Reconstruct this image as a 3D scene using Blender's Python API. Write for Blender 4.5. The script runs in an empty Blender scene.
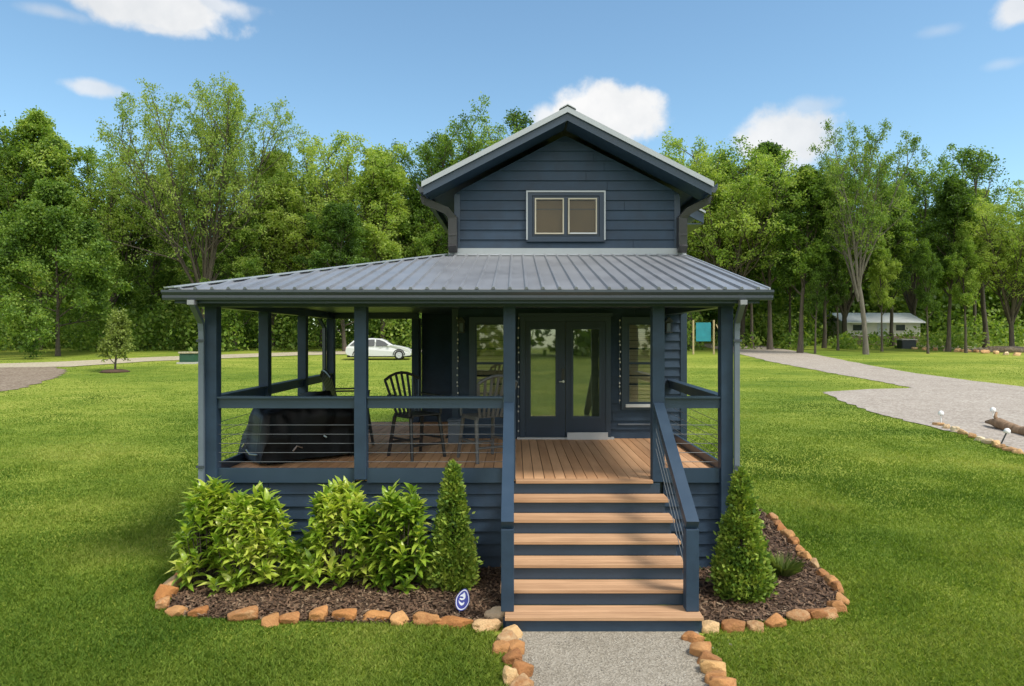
import bpy, bmesh, math, random
import numpy as np
from mathutils import Vector, Matrix, noise as mnoise

R = math.radians
SC = bpy.context.scene
COL = SC.collection

# ------------------------------------------------------------------ camera frame
F, VX, VY = 700.0, 515.0, 337.0          # focal length in pixels, level-view centre
CAM_Y, CAM_Z = -8.75, 2.91
DECK = 1.14


def ground_z(y):
    """Lawn: level round the house, then rising gently to the woods."""
    if y < 0:
        return 0.0
    k = 4.0
    a = 0.035 * (math.sqrt((y - 3) ** 2 + k * k) + (y - 3)) / 2
    a0 = 0.035 * (math.sqrt(9 + k * k) - 3) / 2
    z = max(0.0, a - a0)
    if y > 72:
        z = ground_z(72) + (y - 72) * 0.012
    return z


def spot(px, py):
    """Ground point seen at a photo pixel (used once, to survey the site)."""
    lo, hi = 3.0, 400.0
    for _ in range(60):
        d = (lo + hi) / 2
        if CAM_Z - (py - VY) / F * d > ground_z(d + CAM_Y):
            lo = d
        else:
            hi = d
    return ((px - VX) / F * lo, lo + CAM_Y)


def spot_x(px, d):
    return ((px - VX) / F * d, d + CAM_Y)


# ------------------------------------------------------------------ helpers
def tag(o, label=None, cat=None, group=None, kind=None):
    if label: o['label'] = label
    if cat: o['category'] = cat
    if group: o['group'] = group
    if kind: o['kind'] = kind
    return o


def empty(name, loc=(0, 0, 0), rz=0.0):
    o = bpy.data.objects.new(name, None)
    o.location = loc
    o.rotation_euler = (0, 0, rz)
    o.empty_display_size = 0.2
    COL.objects.link(o)
    return o


def kids(o):
    return [c for c in SC.objects if c.parent is o]


def copy_tree(o, parent=None):
    ch = kids(o)
    c = o.copy()
    COL.objects.link(c)
    c.parent = parent
    for k in ch:
        copy_tree(k, c)
    return c


def np_mesh(name, verts, faces, mat=None, parent=None, smooth=False):
    """verts (N,3); faces (M,k) array or list of such arrays."""
    verts = np.asarray(verts, dtype=np.float32)
    if not isinstance(faces, list):
        faces = [faces]
    faces = [np.asarray(f, dtype=np.int32) for f in faces if len(f)]
    me = bpy.data.meshes.new(name)
    me.vertices.add(len(verts))
    me.vertices.foreach_set('co', verts.ravel())
    nl = sum(f.size for f in faces)
    npoly = sum(len(f) for f in faces)
    me.loops.add(nl)
    me.polygons.add(npoly)
    me.loops.foreach_set('vertex_index', np.concatenate([f.ravel() for f in faces]))
    tot = np.concatenate([np.full(len(f), f.shape[1], np.int32) for f in faces])
    start = np.concatenate([[0], np.cumsum(tot)[:-1]]).astype(np.int32)
    me.polygons.foreach_set('loop_start', start)
    me.polygons.foreach_set('loop_total', tot)
    if smooth:
        me.polygons.foreach_set('use_smooth', np.ones(npoly, dtype=bool))
    me.update(calc_edges=True)
    me.validate()
    if mat: me.materials.append(mat)
    o = bpy.data.objects.new(name, me)
    COL.objects.link(o)
    if parent: o.parent = parent
    return o


class MB:
    """Mesh builder: boxes, bars, tubes, prisms collected into ONE mesh."""
    def __init__(s):
        s.v, s.f = [], []

    def poly(s, pts):
        b = len(s.v)
        s.v += [tuple(p) for p in pts]
        s.f.append(tuple(range(b, b + len(pts))))
        return s

    def box(s, x0, x1, y0, y1, z0, z1):
        b = len(s.v)
        s.v += [(x0, y0, z0), (x1, y0, z0), (x1, y1, z0), (x0, y1, z0), (x0, y0, z1), (x1, y0, z1), (x1, y1, z1), (x0, y1, z1)]
        for q in ((0, 3, 2, 1), (4, 5, 6, 7), (0, 1, 5, 4), (1, 2, 6, 5), (2, 3, 7, 6), (3, 0, 4, 7)):
            s.f.append(tuple(b + i for i in q))
        return s

    def hexa(s, p):
        """8 points: bottom ring 0-3, top ring 4-7."""
        b = len(s.v)
        s.v += [tuple(q) for q in p]
        for q in ((0, 3, 2, 1), (4, 5, 6, 7), (0, 1, 5, 4), (1, 2, 6, 5), (2, 3, 7, 6), (3, 0, 4, 7)):
            s.f.append(tuple(b + i for i in q))
        return s

    def bar(s, p, q, w, h, up=(0, 0, 1)):
        """rectangular bar from p to q; w sideways, h along up."""
        p, q = Vector(p), Vector(q)
        d = (q - p).normalized()
        side = d.cross(Vector(up))
        if side.length < 1e-4: side = d.cross(Vector((0, 1, 0)))
        side.normalize()
        u = side.cross(d).normalized()
        a, c = side * w / 2, u * h / 2
        s.hexa([p - a - c, p + a - c, q + a - c, q - a - c, p - a + c, p + a + c, q + a + c, q - a + c])
        return s

    def tube(s, pts, rad, n=8, cap=True, sx=1.0):
        pts = [Vector(p) for p in pts]
        if not hasattr(rad, '__len__'): rad = [rad] * len(pts)
        prev = None
        b = len(s.v)
        for i, p in enumerate(pts):
            d = (pts[min(i + 1, len(pts) - 1)] - pts[max(i - 1, 0)])
            d = d.normalized() if d.length > 1e-9 else Vector((0, 0, 1))
            if prev is None:
                ref = Vector((1, 0, 0)) if abs(d.x) < 0.9 else Vector((0, 1, 0))
                a = (ref - d * ref.dot(d)).normalized()
            else:
                a = (prev - d * prev.dot(d))
                a = a.normalized() if a.length > 1e-6 else d.orthogonal().normalized()
            prev = a
            c = d.cross(a)
            for k in range(n):
                t = 2 * math.pi * (k + 0.5) / n
                s.v.append(tuple(p + (a * math.cos(t) * sx + c * math.sin(t)) * rad[i]))
        for i in range(len(pts) - 1):
            for k in range(n):
                s.f.append((b + i * n + k, b + i * n + (k + 1) % n, b + (i + 1) * n + (k + 1) % n, b + (i + 1) * n + k))
        if cap:
            s.f.append(tuple(b + k for k in reversed(range(n))))
            s.f.append(tuple(b + (len(pts) - 1) * n + k for k in range(n)))
        return s

    def prism(s, poly, axis, a, b_):
        """poly of 2-D points extruded along axis ('x','y','z') from a to b_."""
        def P(u, v, w):
            return {'x': (w, u, v), 'y': (u, w, v), 'z': (u, v, w)}[axis]
        b = len(s.v)
        n = len(poly)
        s.v += [P(u, v, a) for u, v in poly] + [P(u, v, b_) for u, v in poly]
        s.f.append(tuple(b + i for i in range(n)))
        s.f.append(tuple(b + n + i for i in reversed(range(n))))
        for i in range(n):
            j = (i + 1) % n
            s.f.append((b + i, b + n + i, b + n + j, b + j))
        return s

    def lathe(s, prof, c=(0, 0, 0), n=16):
        b = len(s.v)
        for r, z in prof:
            for k in range(n):
                t = 2 * math.pi * k / n
                s.v.append((c[0] + r * math.cos(t), c[1] + r * math.sin(t), c[2] + z))
        for i in range(len(prof) - 1):
            for k in range(n):
                s.f.append((b + i * n + k, b + i * n + (k + 1) % n, b + (i + 1) * n + (k + 1) % n, b + (i + 1) * n + k))
        s.f.append(tuple(b + k for k in reversed(range(n))))
        s.f.append(tuple(b + (len(prof) - 1) * n + k for k in range(n)))
        return s

    def build(s, name, mat, parent=None, smooth=False, bevel=0.0):
        me = bpy.data.meshes.new(name)
        me.from_pydata(s.v, [], s.f)
        bm = bmesh.new(); bm.from_mesh(me)
        bmesh.ops.recalc_face_normals(bm, faces=bm.faces)
        bm.to_mesh(me); bm.free()
        if smooth:
            me.polygons.foreach_set('use_smooth', [True] * len(me.polygons))
        me.materials.append(mat)
        o = bpy.data.objects.new(name, me)
        COL.objects.link(o)
        if parent: o.parent = parent
        if bevel:
            m = o.modifiers.new('bevel', 'BEVEL'); m.width = bevel; m.segments = 2; m.limit_method = 'ANGLE'
        return o


# ------------------------------------------------------------------ materials
def new_mat(name):
    m = bpy.data.materials.new(name)
    m.use_nodes = True
    nt = m.node_tree
    for n in list(nt.nodes): nt.nodes.remove(n)
    out = nt.nodes.new('ShaderNodeOutputMaterial')
    return m, nt, out


def N(nt, t, **kw):
    n = nt.nodes.new(t)
    for k, v in kw.items():
        if k in n.inputs.keys(): n.inputs[k].default_value = v
        else: setattr(n, k, v)
    return n


def ramp(nt, stops, fac=None, interp='LINEAR'):
    r = nt.nodes.new('ShaderNodeValToRGB')
    cr = r.color_ramp
    cr.interpolation = interp
    while len(cr.elements) < len(stops): cr.elements.new(0.5)
    for e, (p, c) in zip(cr.elements, stops):
        e.position = p
        e.color = (*c, 1) if len(c) == 3 else c
    if fac is not None: nt.links.new(fac, r.inputs['Fac'])
    return r


def noise(nt, vec, scale, detail=4, rough=0.55):
    n = N(nt, 'ShaderNodeTexNoise', Scale=scale, Detail=detail, Roughness=rough)
    if vec is not None: nt.links.new(vec, n.inputs['Vector'])
    return n


def paint(name, col, rough=0.5, var=0.12, metal=0.0, spec=0.5, scale=3.0, bump=0.0, bscale=60):
    """Painted or plain surface with faint weathering so it is never flat."""
    m, nt, out = new_mat(name)
    b = N(nt, 'ShaderNodeBsdfPrincipled', Roughness=rough, Metallic=metal)
    b.inputs['Specular IOR Level'].default_value = spec
    tc = N(nt, 'ShaderNodeTexCoord')
    geo = N(nt, 'ShaderNodeNewGeometry')
    n1 = noise(nt, geo.outputs['Position'], scale, 6, 0.65)
    lo = tuple(max(0, c * (1 - var)) for c in col)
    hi = tuple(c * (1 + var) for c in col)
    r = ramp(nt, [(0.3, lo), (0.7, hi)], n1.outputs['Fac'])
    nt.links.new(r.outputs['Color'], b.inputs['Base Color'])
    mr = N(nt, 'ShaderNodeMapRange'); mr.inputs['To Min'].default_value = max(0.05, rough - 0.1); mr.inputs['To Max'].default_value = min(1, rough + 0.12)
    nt.links.new(n1.outputs['Fac'], mr.inputs['Value'])
    nt.links.new(mr.outputs['Result'], b.inputs['Roughness'])
    if bump:
        n2 = noise(nt, geo.outputs['Position'], bscale, 4)
        bp = N(nt, 'ShaderNodeBump', Strength=bump, Distance=0.01)
        nt.links.new(n2.outputs['Fac'], bp.inputs['Height'])
        nt.links.new(bp.outputs['Normal'], b.inputs['Normal'])
    nt.links.new(b.outputs[0], out.inputs[0])
    return m


def wood(name, c1, c2, axis_scale, board, rough=0.6):
    """Composite boards: each board its own tone, streaked along its length."""
    m, nt, out = new_mat(name)
    b = N(nt, 'ShaderNodeBsdfPrincipled', Roughness=rough)
    geo = N(nt, 'ShaderNodeNewGeometry')
    mp = N(nt, 'ShaderNodeMapping'); mp.inputs['Scale'].default_value = axis_scale
    nt.links.new(geo.outputs['Position'], mp.inputs['Vector'])
    n1 = noise(nt, mp.outputs['Vector'], 1.0, 6, 0.6)
    mx = N(nt, 'ShaderNodeMath', operation='MULTIPLY_ADD')
    nt.links.new(geo.outputs['Random Per Island'], mx.inputs[0]); mx.inputs[1].default_value = board
    n2 = noise(nt, geo.outputs['Position'], 1.3, 4)
    ad = N(nt, 'ShaderNodeMath', operation='ADD')
    nt.links.new(n1.outputs['Fac'], mx.inputs[2])
    nt.links.new(mx.outputs[0], ad.inputs[0])
    ms = N(nt, 'ShaderNodeMath', operation='MULTIPLY'); ms.inputs[1].default_value = 0.5
    nt.links.new(n2.outputs['Fac'], ms.inputs[0])
    nt.links.new(ms.outputs[0], ad.inputs[1])
    sb = N(nt, 'ShaderNodeMath', operation='SUBTRACT'); sb.inputs[1].default_value = 0.25 + board / 2
    nt.links.new(ad.outputs[0], sb.inputs[0])
    r = ramp(nt, [(0.25, c1), (0.75, c2)], sb.outputs[0])
    nt.links.new(r.outputs['Color'], b.inputs['Base Color'])
    bp = N(nt, 'ShaderNodeBump', Strength=0.25, Distance=0.004)
    nt.links.new(n1.outputs['Fac'], bp.inputs['Height'])
    nt.links.new(bp.outputs['Normal'], b.inputs['Normal'])
    nt.links.new(b.outputs[0], out.inputs[0])
    return m


def leaf_mat(name, cols, clump_scale=0.5, trans=0.35, rough=0.55, hue_obj=0.5, spec=0.3, isl=0.35, con=1.0):
    """Leaves: per-leaf, per-clump and per-tree tone; part of the light passes through."""
    m, nt, out = new_mat(name)
    geo = N(nt, 'ShaderNodeNewGeometry')
    oi = N(nt, 'ShaderNodeObjectInfo')
    n1 = noise(nt, geo.outputs['Position'], clump_scale, 5, 0.6)
    a = N(nt, 'ShaderNodeMath', operation='MULTIPLY_ADD'); a.inputs[1].default_value = isl
    nt.links.new(geo.outputs['Random Per Island'], a.inputs[0])
    nt.links.new(n1.outputs['Fac'], a.inputs[2])
    a2 = N(nt, 'ShaderNodeMath', operation='MULTIPLY_ADD'); a2.inputs[1].default_value = hue_obj
    nt.links.new(oi.outputs['Random'], a2.inputs[0])
    nt.links.new(a.outputs[0], a2.inputs[2])
    s = N(nt, 'ShaderNodeMath', operation='SUBTRACT'); s.inputs[1].default_value = isl / 2 + hue_obj / 2
    nt.links.new(a2.outputs[0], s.inputs[0])
    k = len(cols)
    r = ramp(nt, [(0.5 + (0.56 * i / (k - 1) - 0.28) / con, c) for i, c in enumerate(cols)], s.outputs[0])
    b = N(nt, 'ShaderNodeBsdfPrincipled', Roughness=rough)
    b.inputs['Specular IOR Level'].default_value = spec
    nt.links.new(r.outputs['Color'], b.inputs['Base Color'])
    t = N(nt, 'ShaderNodeBsdfTranslucent')
    g = N(nt, 'ShaderNodeMix', data_type='RGBA', blend_type='MULTIPLY'); g.inputs[0].default_value = 1.0
    nt.links.new(r.outputs['Color'], g.inputs[6]); g.inputs[7].default_value = (1.5, 1.5, 0.7, 1)
    nt.links.new(g.outputs[2], t.inputs['Color'])
    mx = N(nt, 'ShaderNodeMixShader'); mx.inputs[0].default_value = trans
    nt.links.new(b.outputs[0], mx.inputs[1]); nt.links.new(t.outputs[0], mx.inputs[2])
    nt.links.new(mx.outputs[0], out.inputs[0])
    return m


def glass_mat(name, tint=(0.5, 0.55, 0.5), refl=0.3):
    m, nt, out = new_mat(name)
    tr = N(nt, 'ShaderNodeBsdfTransparent'); tr.inputs[0].default_value = (*tint, 1)
    gl = N(nt, 'ShaderNodeBsdfGlossy', Roughness=0.02); gl.inputs[0].default_value = (0.95, 0.97, 0.95, 1)
    geo = N(nt, 'ShaderNodeNewGeometry')
    n1 = noise(nt, geo.outputs['Position'], 2.5, 1)
    bp = N(nt, 'ShaderNodeBump', Strength=0.03, Distance=0.02)
    nt.links.new(n1.outputs['Fac'], bp.inputs['Height']); nt.links.new(bp.outputs['Normal'], gl.inputs['Normal'])
    mx = N(nt, 'ShaderNodeMixShader'); mx.inputs[0].default_value = refl
    nt.links.new(tr.outputs[0], mx.inputs[1]); nt.links.new(gl.outputs[0], mx.inputs[2])
    nt.links.new(mx.outputs[0], out.inputs[0])
    return m


def lawn_mat():
    m, nt, out = new_mat('lawn')
    geo = N(nt, 'ShaderNodeNewGeometry')
    P = geo.outputs['Position']
    mpb = N(nt, 'ShaderNodeMapping'); mpb.inputs['Scale'].default_value = (0.45, 1.0, 1.0)
    nt.links.new(P, mpb.inputs['Vector'])
    big = noise(nt, mpb.outputs['Vector'], 0.16, 6, 0.7)
    mid = noise(nt, mpb.outputs['Vector'], 1.1, 6, 0.75)
    mpn = N(nt, 'ShaderNodeMapping'); mpn.inputs['Scale'].default_value = (1.0, 0.45, 1.0)
    nt.links.new(P, mpn.inputs['Vector'])
    fine = noise(nt, mpn.outputs['Vector'], 22, 5, 0.75)
    a = N(nt, 'ShaderNodeMath', operation='MULTIPLY_ADD'); a.inputs[1].default_value = 0.55
    nt.links.new(mid.outputs['Fac'], a.inputs[0]); nt.links.new(big.outputs['Fac'], a.inputs[2])
    c = N(nt, 'ShaderNodeMath', operation='MULTIPLY_ADD'); c.inputs[1].default_value = 0.45
    nt.links.new(fine.outputs['Fac'], c.inputs[0]); nt.links.new(a.outputs[0], c.inputs[2])
    s = N(nt, 'ShaderNodeMath', operation='SUBTRACT'); s.inputs[1].default_value = 0.5
    nt.links.new(c.outputs[0], s.inputs[0])
    r = ramp(nt, LAWN, s.outputs[0])
    b = N(nt, 'ShaderNodeBsdfPrincipled', Roughness=0.85)
    b.inputs['Specular IOR Level'].default_value = 0.15
    nt.links.new(r.outputs['Color'], b.inputs['Base Color'])
    bp = N(nt, 'ShaderNodeBump', Strength=0.5, Distance=0.04)
    nt.links.new(fine.outputs['Fac'], bp.inputs['Height']); nt.links.new(bp.outputs['Normal'], b.inputs['Normal'])
    nt.links.new(b.outputs[0], out.inputs[0])
    return m


LAWN = [(0.20, (0.050, 0.105, 0.011)), (0.40, (0.125, 0.185, 0.020)), (0.56, (0.230, 0.275, 0.038)), (0.76, (0.36, 0.36, 0.080))]


def gravel_mat(name, c1, c2, c3, scale=28):
    m, nt, out = new_mat(name)
    geo = N(nt, 'ShaderNodeNewGeometry')
    P = geo.outputs['Position']
    v = N(nt, 'ShaderNodeTexVoronoi', Scale=scale); nt.links.new(P, v.inputs['Vector'])
    n1 = noise(nt, P, 0.9, 6, 0.7)
    n2 = noise(nt, P, 9, 4, 0.7)
    sep = N(nt, 'ShaderNodeSeparateColor'); nt.links.new(v.outputs['Color'], sep.inputs[0])
    a = N(nt, 'ShaderNodeMath', operation='MULTIPLY_ADD'); a.inputs[1].default_value = 0.45
    nt.links.new(sep.outputs[0], a.inputs[0])
    k = N(nt, 'ShaderNodeMath', operation='MULTIPLY_ADD'); k.inputs[1].default_value = 0.5
    nt.links.new(n1.outputs['Fac'], k.inputs[0])
    k2 = N(nt, 'ShaderNodeMath', operation='MULTIPLY'); k2.inputs[1].default_value = 0.35
    nt.links.new(n2.outputs['Fac'], k2.inputs[0]); nt.links.new(k2.outputs[0], k.inputs[2])
    nt.links.new(k.outputs[0], a.inputs[2])
    r = ramp(nt, [(0.3, c1), (0.62, c2), (0.9, c3)], a.outputs[0])
    b = N(nt, 'ShaderNodeBsdfPrincipled', Roughness=0.9)
    b.inputs['Specular IOR Level'].default_value = 0.2
    nt.links.new(r.outputs['Color'], b.inputs['Base Color'])
    bp = N(nt, 'ShaderNodeBump', Strength=0.6, Distance=0.02)
    nt.links.new(v.outputs['Distance'], bp.inputs['Height']); nt.links.new(bp.outputs['Normal'], b.inputs['Normal'])
    nt.links.new(b.outputs[0], out.inputs[0])
    return m


def stone_mat():
    m, nt, out = new_mat('sandstone')
    geo = N(nt, 'ShaderNodeNewGeometry'); oi = N(nt, 'ShaderNodeObjectInfo')
    tc = N(nt, 'ShaderNodeTexCoord')
    n1 = noise(nt, geo.outputs['Position'], 11, 8, 0.75)
    a = N(nt, 'ShaderNodeMath', operation='MULTIPLY_ADD'); a.inputs[1].default_value = 0.9
    nt.links.new(n1.outputs['Fac'], a.inputs[0]); nt.links.new(oi.outputs['Random'], a.inputs[2])
    s = N(nt, 'ShaderNodeMath', operation='SUBTRACT'); s.inputs[1].default_value = 0.45
    nt.links.new(a.outputs[0], s.inputs[0])
    r = ramp(nt, [(0.0, (0.29, 0.125, 0.042)), (0.3, (0.43, 0.205, 0.072)), (0.55, (0.48, 0.25, 0.095)), (0.75, (0.36, 0.16, 0.055)), (1.0, (0.50, 0.34, 0.18))], s.outputs[0])
    mlt = N(nt, 'ShaderNodeMix', data_type='RGBA', blend_type='MULTIPLY'); mlt.inputs[0].default_value = 1.0
    nt.links.new(r.outputs[0], mlt.inputs[6]); nt.links.new(oi.outputs['Color'], mlt.inputs[7])
    b = N(nt, 'ShaderNodeBsdfPrincipled', Roughness=0.8)
    nt.links.new(mlt.outputs[2], b.inputs['Base Color'])
    n2 = noise(nt, geo.outputs['Position'], 45, 5, 0.7)
    bp = N(nt, 'ShaderNodeBump', Strength=0.9, Distance=0.02)
    nt.links.new(n2.outputs['Fac'], bp.inputs['Height']); nt.links.new(bp.outputs['Normal'], b.inputs['Normal'])
    nt.links.new(b.outputs[0], out.inputs[0])
    return m


def bark_mat(name, c1, c2):
    m, nt, out = new_mat(name)
    geo = N(nt, 'ShaderNodeNewGeometry')
    mp = N(nt, 'ShaderNodeMapping'); mp.inputs['Scale'].default_value = (6, 6, 1)
    nt.links.new(geo.outputs['Position'], mp.inputs['Vector'])
    n1 = noise(nt, mp.outputs['Vector'], 1.5, 6, 0.7)
    r = ramp(nt, [(0.3, c1), (0.7, c2)], n1.outputs['Fac'])
    b = N(nt, 'ShaderNodeBsdfPrincipled', Roughness=0.9)
    nt.links.new(r.outputs[0], b.inputs['Base Color'])
    bp = N(nt, 'ShaderNodeBump', Strength=0.6, Distance=0.05)
    nt.links.new(n1.outputs['Fac'], bp.inputs['Height']); nt.links.new(bp.outputs['Normal'], b.inputs['Normal'])
    nt.links.new(b.outputs[0], out.inputs[0])
    return m


NAVY = (0.0225, 0.0445, 0.077)
M = dict(
    navy=paint('navy_paint', NAVY, 0.55, 0.22, scale=3.5, bump=0.08, spec=0.35),
    navy_trim=paint('navy_trim', (0.0235, 0.0455, 0.076), 0.4, 0.08),
    navy_dark=paint('navy_door', (0.014, 0.031, 0.058), 0.4, 0.10),
    metal=paint('roof_metal', (0.265, 0.275, 0.295), 0.42, 0.14, metal=0.4, scale=1.6),
    metal_light=paint('edge_metal', (0.34, 0.365, 0.385), 0.4, 0.06, metal=0.3),
    gutter=paint('gutter_metal', (0.045, 0.058, 0.075), 0.35, 0.08),
    spout=paint('spout_metal', (0.12, 0.15, 0.19), 0.4, 0.10),
    spout_dark=paint('spout_bronze', (0.034, 0.034, 0.036), 0.4, 0.12),
    white=paint('white_plastic', (0.75, 0.76, 0.75), 0.4, 0.04),
    sill=paint('pale_sill', (0.50, 0.52, 0.53), 0.5, 0.05),
    deck=wood('deck_boards', (0.46, 0.245, 0.12), (0.66, 0.38, 0.20), (9, 0.8, 9), 0.5),
    tread=wood('tread_boards', (0.31, 0.172, 0.09), (0.55, 0.335, 0.19), (1.2, 30, 30), 0.25),
    black=paint('black_resin', (0.022, 0.022, 0.024), 0.32, 0.15),
    grey_resin=paint('weathered_resin', (0.10, 0.10, 0.10), 0.5, 0.2, scale=9),
    cover=paint('cover_vinyl', (0.004, 0.004, 0.0045), 0.5, 0.25, spec=0.22, bump=0.4, bscale=9),
    cable=paint('steel_cable', (0.10, 0.11, 0.12), 0.5, 0.05),
    silver=paint('brushed_nickel', (0.6, 0.6, 0.6), 0.3, 0.03, metal=1.0),
    glass=glass_mat('window_glass', (0.8, 0.8, 0.74), 0.10),
    glass_door=glass_mat('door_glass', (0.7, 0.74, 0.68), 0.17),
    glass_car=paint('car_glass', (0.03, 0.035, 0.04), 0.08, 0.05, spec=0.8),
    blind=paint('beige_blind', (0.46, 0.42, 0.33), 0.7, 0.08),
    shade=paint('brown_shade', (0.12, 0.09, 0.055), 0.8, 0.15),
    glass_up=glass_mat('upper_glass', (0.80, 0.78, 0.70), 0.02),
    room=paint('room_curtain', (0.30, 0.335, 0.26), 0.8, 0.25, scale=4),
    bark=bark_mat('bark', (0.045, 0.036, 0.026), (0.11, 0.09, 0.066)),
    bark_pale=bark_mat('pale_bark', (0.085, 0.074, 0.058), (0.19, 0.168, 0.138)),
    leaf_a=leaf_mat('leaf_spring', [(0.055, 0.105, 0.014), (0.128, 0.222, 0.030), (0.230, 0.340, 0.052), (0.36, 0.44, 0.105)], 0.35, 0.45),
    leaf_b=leaf_mat('leaf_deep', [(0.042, 0.088, 0.016), (0.105, 0.190, 0.030), (0.190, 0.290, 0.048), (0.30, 0.375, 0.085)], 0.4, 0.42),
    leaf_w=leaf_mat('leaf_wood', [(0.050, 0.098, 0.016), (0.120, 0.205, 0.032), (0.205, 0.300, 0.050), (0.31, 0.38, 0.085)], 0.12, 0.40, hue_obj=0.0),
    leaf_sap=leaf_mat('leaf_pale', [(0.16, 0.21, 0.04), (0.28, 0.34, 0.08), (0.42, 0.46, 0.14)], 1.2, 0.35),
    laurel=leaf_mat('laurel_leaf', [(0.07, 0.15, 0.012), (0.22, 0.35, 0.035), (0.42, 0.51, 0.07), (0.64, 0.65, 0.19)], 2.2, 0.38, 0.32, hue_obj=0.08, spec=0.55),
    conifer=leaf_mat('conifer_spray', [(0.05, 0.11, 0.018), (0.12, 0.21, 0.028), (0.22, 0.31, 0.04), (0.36, 0.42, 0.07)], 5.0, 0.22, 0.55, hue_obj=0.06),
    grass=leaf_mat('grass_blade', [(0.056, 0.115, 0.014), (0.108, 0.188, 0.024), (0.208, 0.285, 0.044), (0.36, 0.385, 0.098)], 0.22, 0.36, 0.6, hue_obj=0.0, spec=0.12, isl=0.14, con=1.45),
    tuft=leaf_mat('tuft_blade', [(0.09, 0.15, 0.03), (0.18, 0.26, 0.06), (0.30, 0.35, 0.11)], 5, 0.3, 0.6, hue_obj=0.0),
    mulch=paint('mulch_soil', (0.075, 0.043, 0.025), 0.95, 0.5, scale=26, bump=1.0, bscale=40),
    chip=None,
    path=gravel_mat('path_gravel', (0.19, 0.165, 0.125), (0.27, 0.24, 0.19), (0.36, 0.325, 0.265), 60),
    drive=gravel_mat('drive_gravel', (0.235, 0.20, 0.165), (0.33, 0.285, 0.24), (0.43, 0.385, 0.33), 16),
    dirt=gravel_mat('dirt_gravel', (0.12, 0.085, 0.06), (0.21, 0.16, 0.115), (0.30, 0.25, 0.19), 12),
    sand=gravel_mat('sand_track', (0.28, 0.24, 0.16), (0.38, 0.33, 0.23), (0.46, 0.41, 0.31), 12),
    stone=stone_mat(),
    car=paint('car_white', (0.56, 0.565, 0.57), 0.22, 0.03, spec=0.6),
    tyre=paint('tyre_rubber', (0.014, 0.014, 0.014), 0.8, 0.2),
    rim=paint('rim_alloy', (0.42, 0.43, 0.45), 0.35, 0.1),
    red=paint('tail_lamp', (0.35, 0.02, 0.02), 0.25, 0.1),
    green_box=paint('box_green', (0.020, 0.075, 0.045), 0.5, 0.15),
    dark_box=paint('box_dark', (0.018, 0.024, 0.026), 0.5, 0.2),
    concrete=paint('concrete', (0.42, 0.41, 0.38), 0.85, 0.15, scale=12, bump=0.3),
    siding_white=paint('white_siding', (0.66, 0.63, 0.54), 0.6, 0.06),
    teal=paint('teal_panel', (0.012, 0.20, 0.25), 0.5, 0.15),
    cedar=paint('pale_cedar', (0.42, 0.33, 0.18), 0.7, 0.2, scale=12),
    log=bark_mat('weathered_log', (0.16, 0.095, 0.05), (0.36, 0.235, 0.14)),
    sign_blue=paint('sign_blue', (0.022, 0.035, 0.30), 0.35, 0.06),
    sign_white=paint('sign_white', (0.74, 0.76, 0.84), 0.4, 0.03),
    bulb=paint('frosted_bulb', (0.72, 0.71, 0.66), 0.3, 0.03),
)


def chip_mat():
    m, nt, out = new_mat('mulch_chip')
    geo = N(nt, 'ShaderNodeNewGeometry')
    r = ramp(nt, [(0.0, (0.036, 0.020, 0.011)), (0.5, (0.105, 0.058, 0.032)), (0.85, (0.175, 0.105, 0.060)), (1.0, (0.25, 0.18, 0.115))], geo.outputs['Random Per Island'])
    b = N(nt, 'ShaderNodeBsdfPrincipled', Roughness=0.9)
    nt.links.new(r.outputs[0], b.inputs['Base Color']); nt.links.new(b.outputs[0], out.inputs[0])
    return m


M['chip'] = chip_mat()
M['lawn'] = lawn_mat()


def pebble_mat():
    m, nt, out = new_mat('pebbles')
    geo = N(nt, 'ShaderNodeNewGeometry')
    r = ramp(nt, [(0.0, (0.16, 0.14, 0.115)), (0.5, (0.26, 0.235, 0.195)), (0.95, (0.34, 0.31, 0.26)), (1.0, (0.60, 0.58, 0.53))], geo.outputs['Random Per Island'])
    b = N(nt, 'ShaderNodeBsdfPrincipled', Roughness=0.85)
    nt.links.new(r.outputs[0], b.inputs['Base Color']); nt.links.new(b.outputs[0], out.inputs[0])
    return m


M['pebble'] = pebble_mat()

# ------------------------------------------------------------------ the ground
ys = [-160, -90, -50, -25, -12] + [i * 0.5 for i in range(-16, 60)] + list(range(30, 80, 2)) + [85, 100, 130, 180, 260, 420]
xs = [-420, -260, -160, -100, -60, -30, -12, 0, 12, 30, 60, 100, 160, 260, 420]
gv = [(x, y, ground_z(y)) for y in ys for x in xs]
nx = len(xs)
gf = [(j * nx + i, j * nx + i + 1, (j + 1) * nx + i + 1, (j + 1) * nx + i) for j in range(len(ys) - 1) for i in range(nx - 1)]
lawn = np_mesh('lawn', gv, np.array(gf), M['lawn'], smooth=True)
tag(lawn, kind='structure')


def sheet(name, pts, mat, lift, kind='structure'):
    """Flat surfacing laid over the lawn, following its rise."""
    me = bpy.data.meshes.new(name)
    bm = bmesh.new()
    f = bm.faces.new([bm.verts.new((x, y, 0)) for x, y in pts])
    y0, y1 = min(p[1] for p in pts), max(p[1] for p in pts)
    cuts = [y for y in ys if y0 < y < y1]
    for y in cuts:
        bmesh.ops.bisect_plane(bm, geom=bm.verts[:] + bm.edges[:] + bm.faces[:], plane_co=(0, y, 0), plane_no=(0, 1, 0))
    bmesh.ops.triangulate(bm, faces=bm.faces[:])
    bmesh.ops.recalc_face_normals(bm, faces=bm.faces)
    for v in bm.verts: v.co.z = ground_z(v.co.y) + lift
    for f in bm.faces:
        if f.normal.z < 0: f.normal_flip()
    bm.to_mesh(me); bm.free()
    me.materials.append(mat)
    o = bpy.data.objects.new(name, me); COL.objects.link(o)
    o['kind'] = kind
    return o


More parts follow.
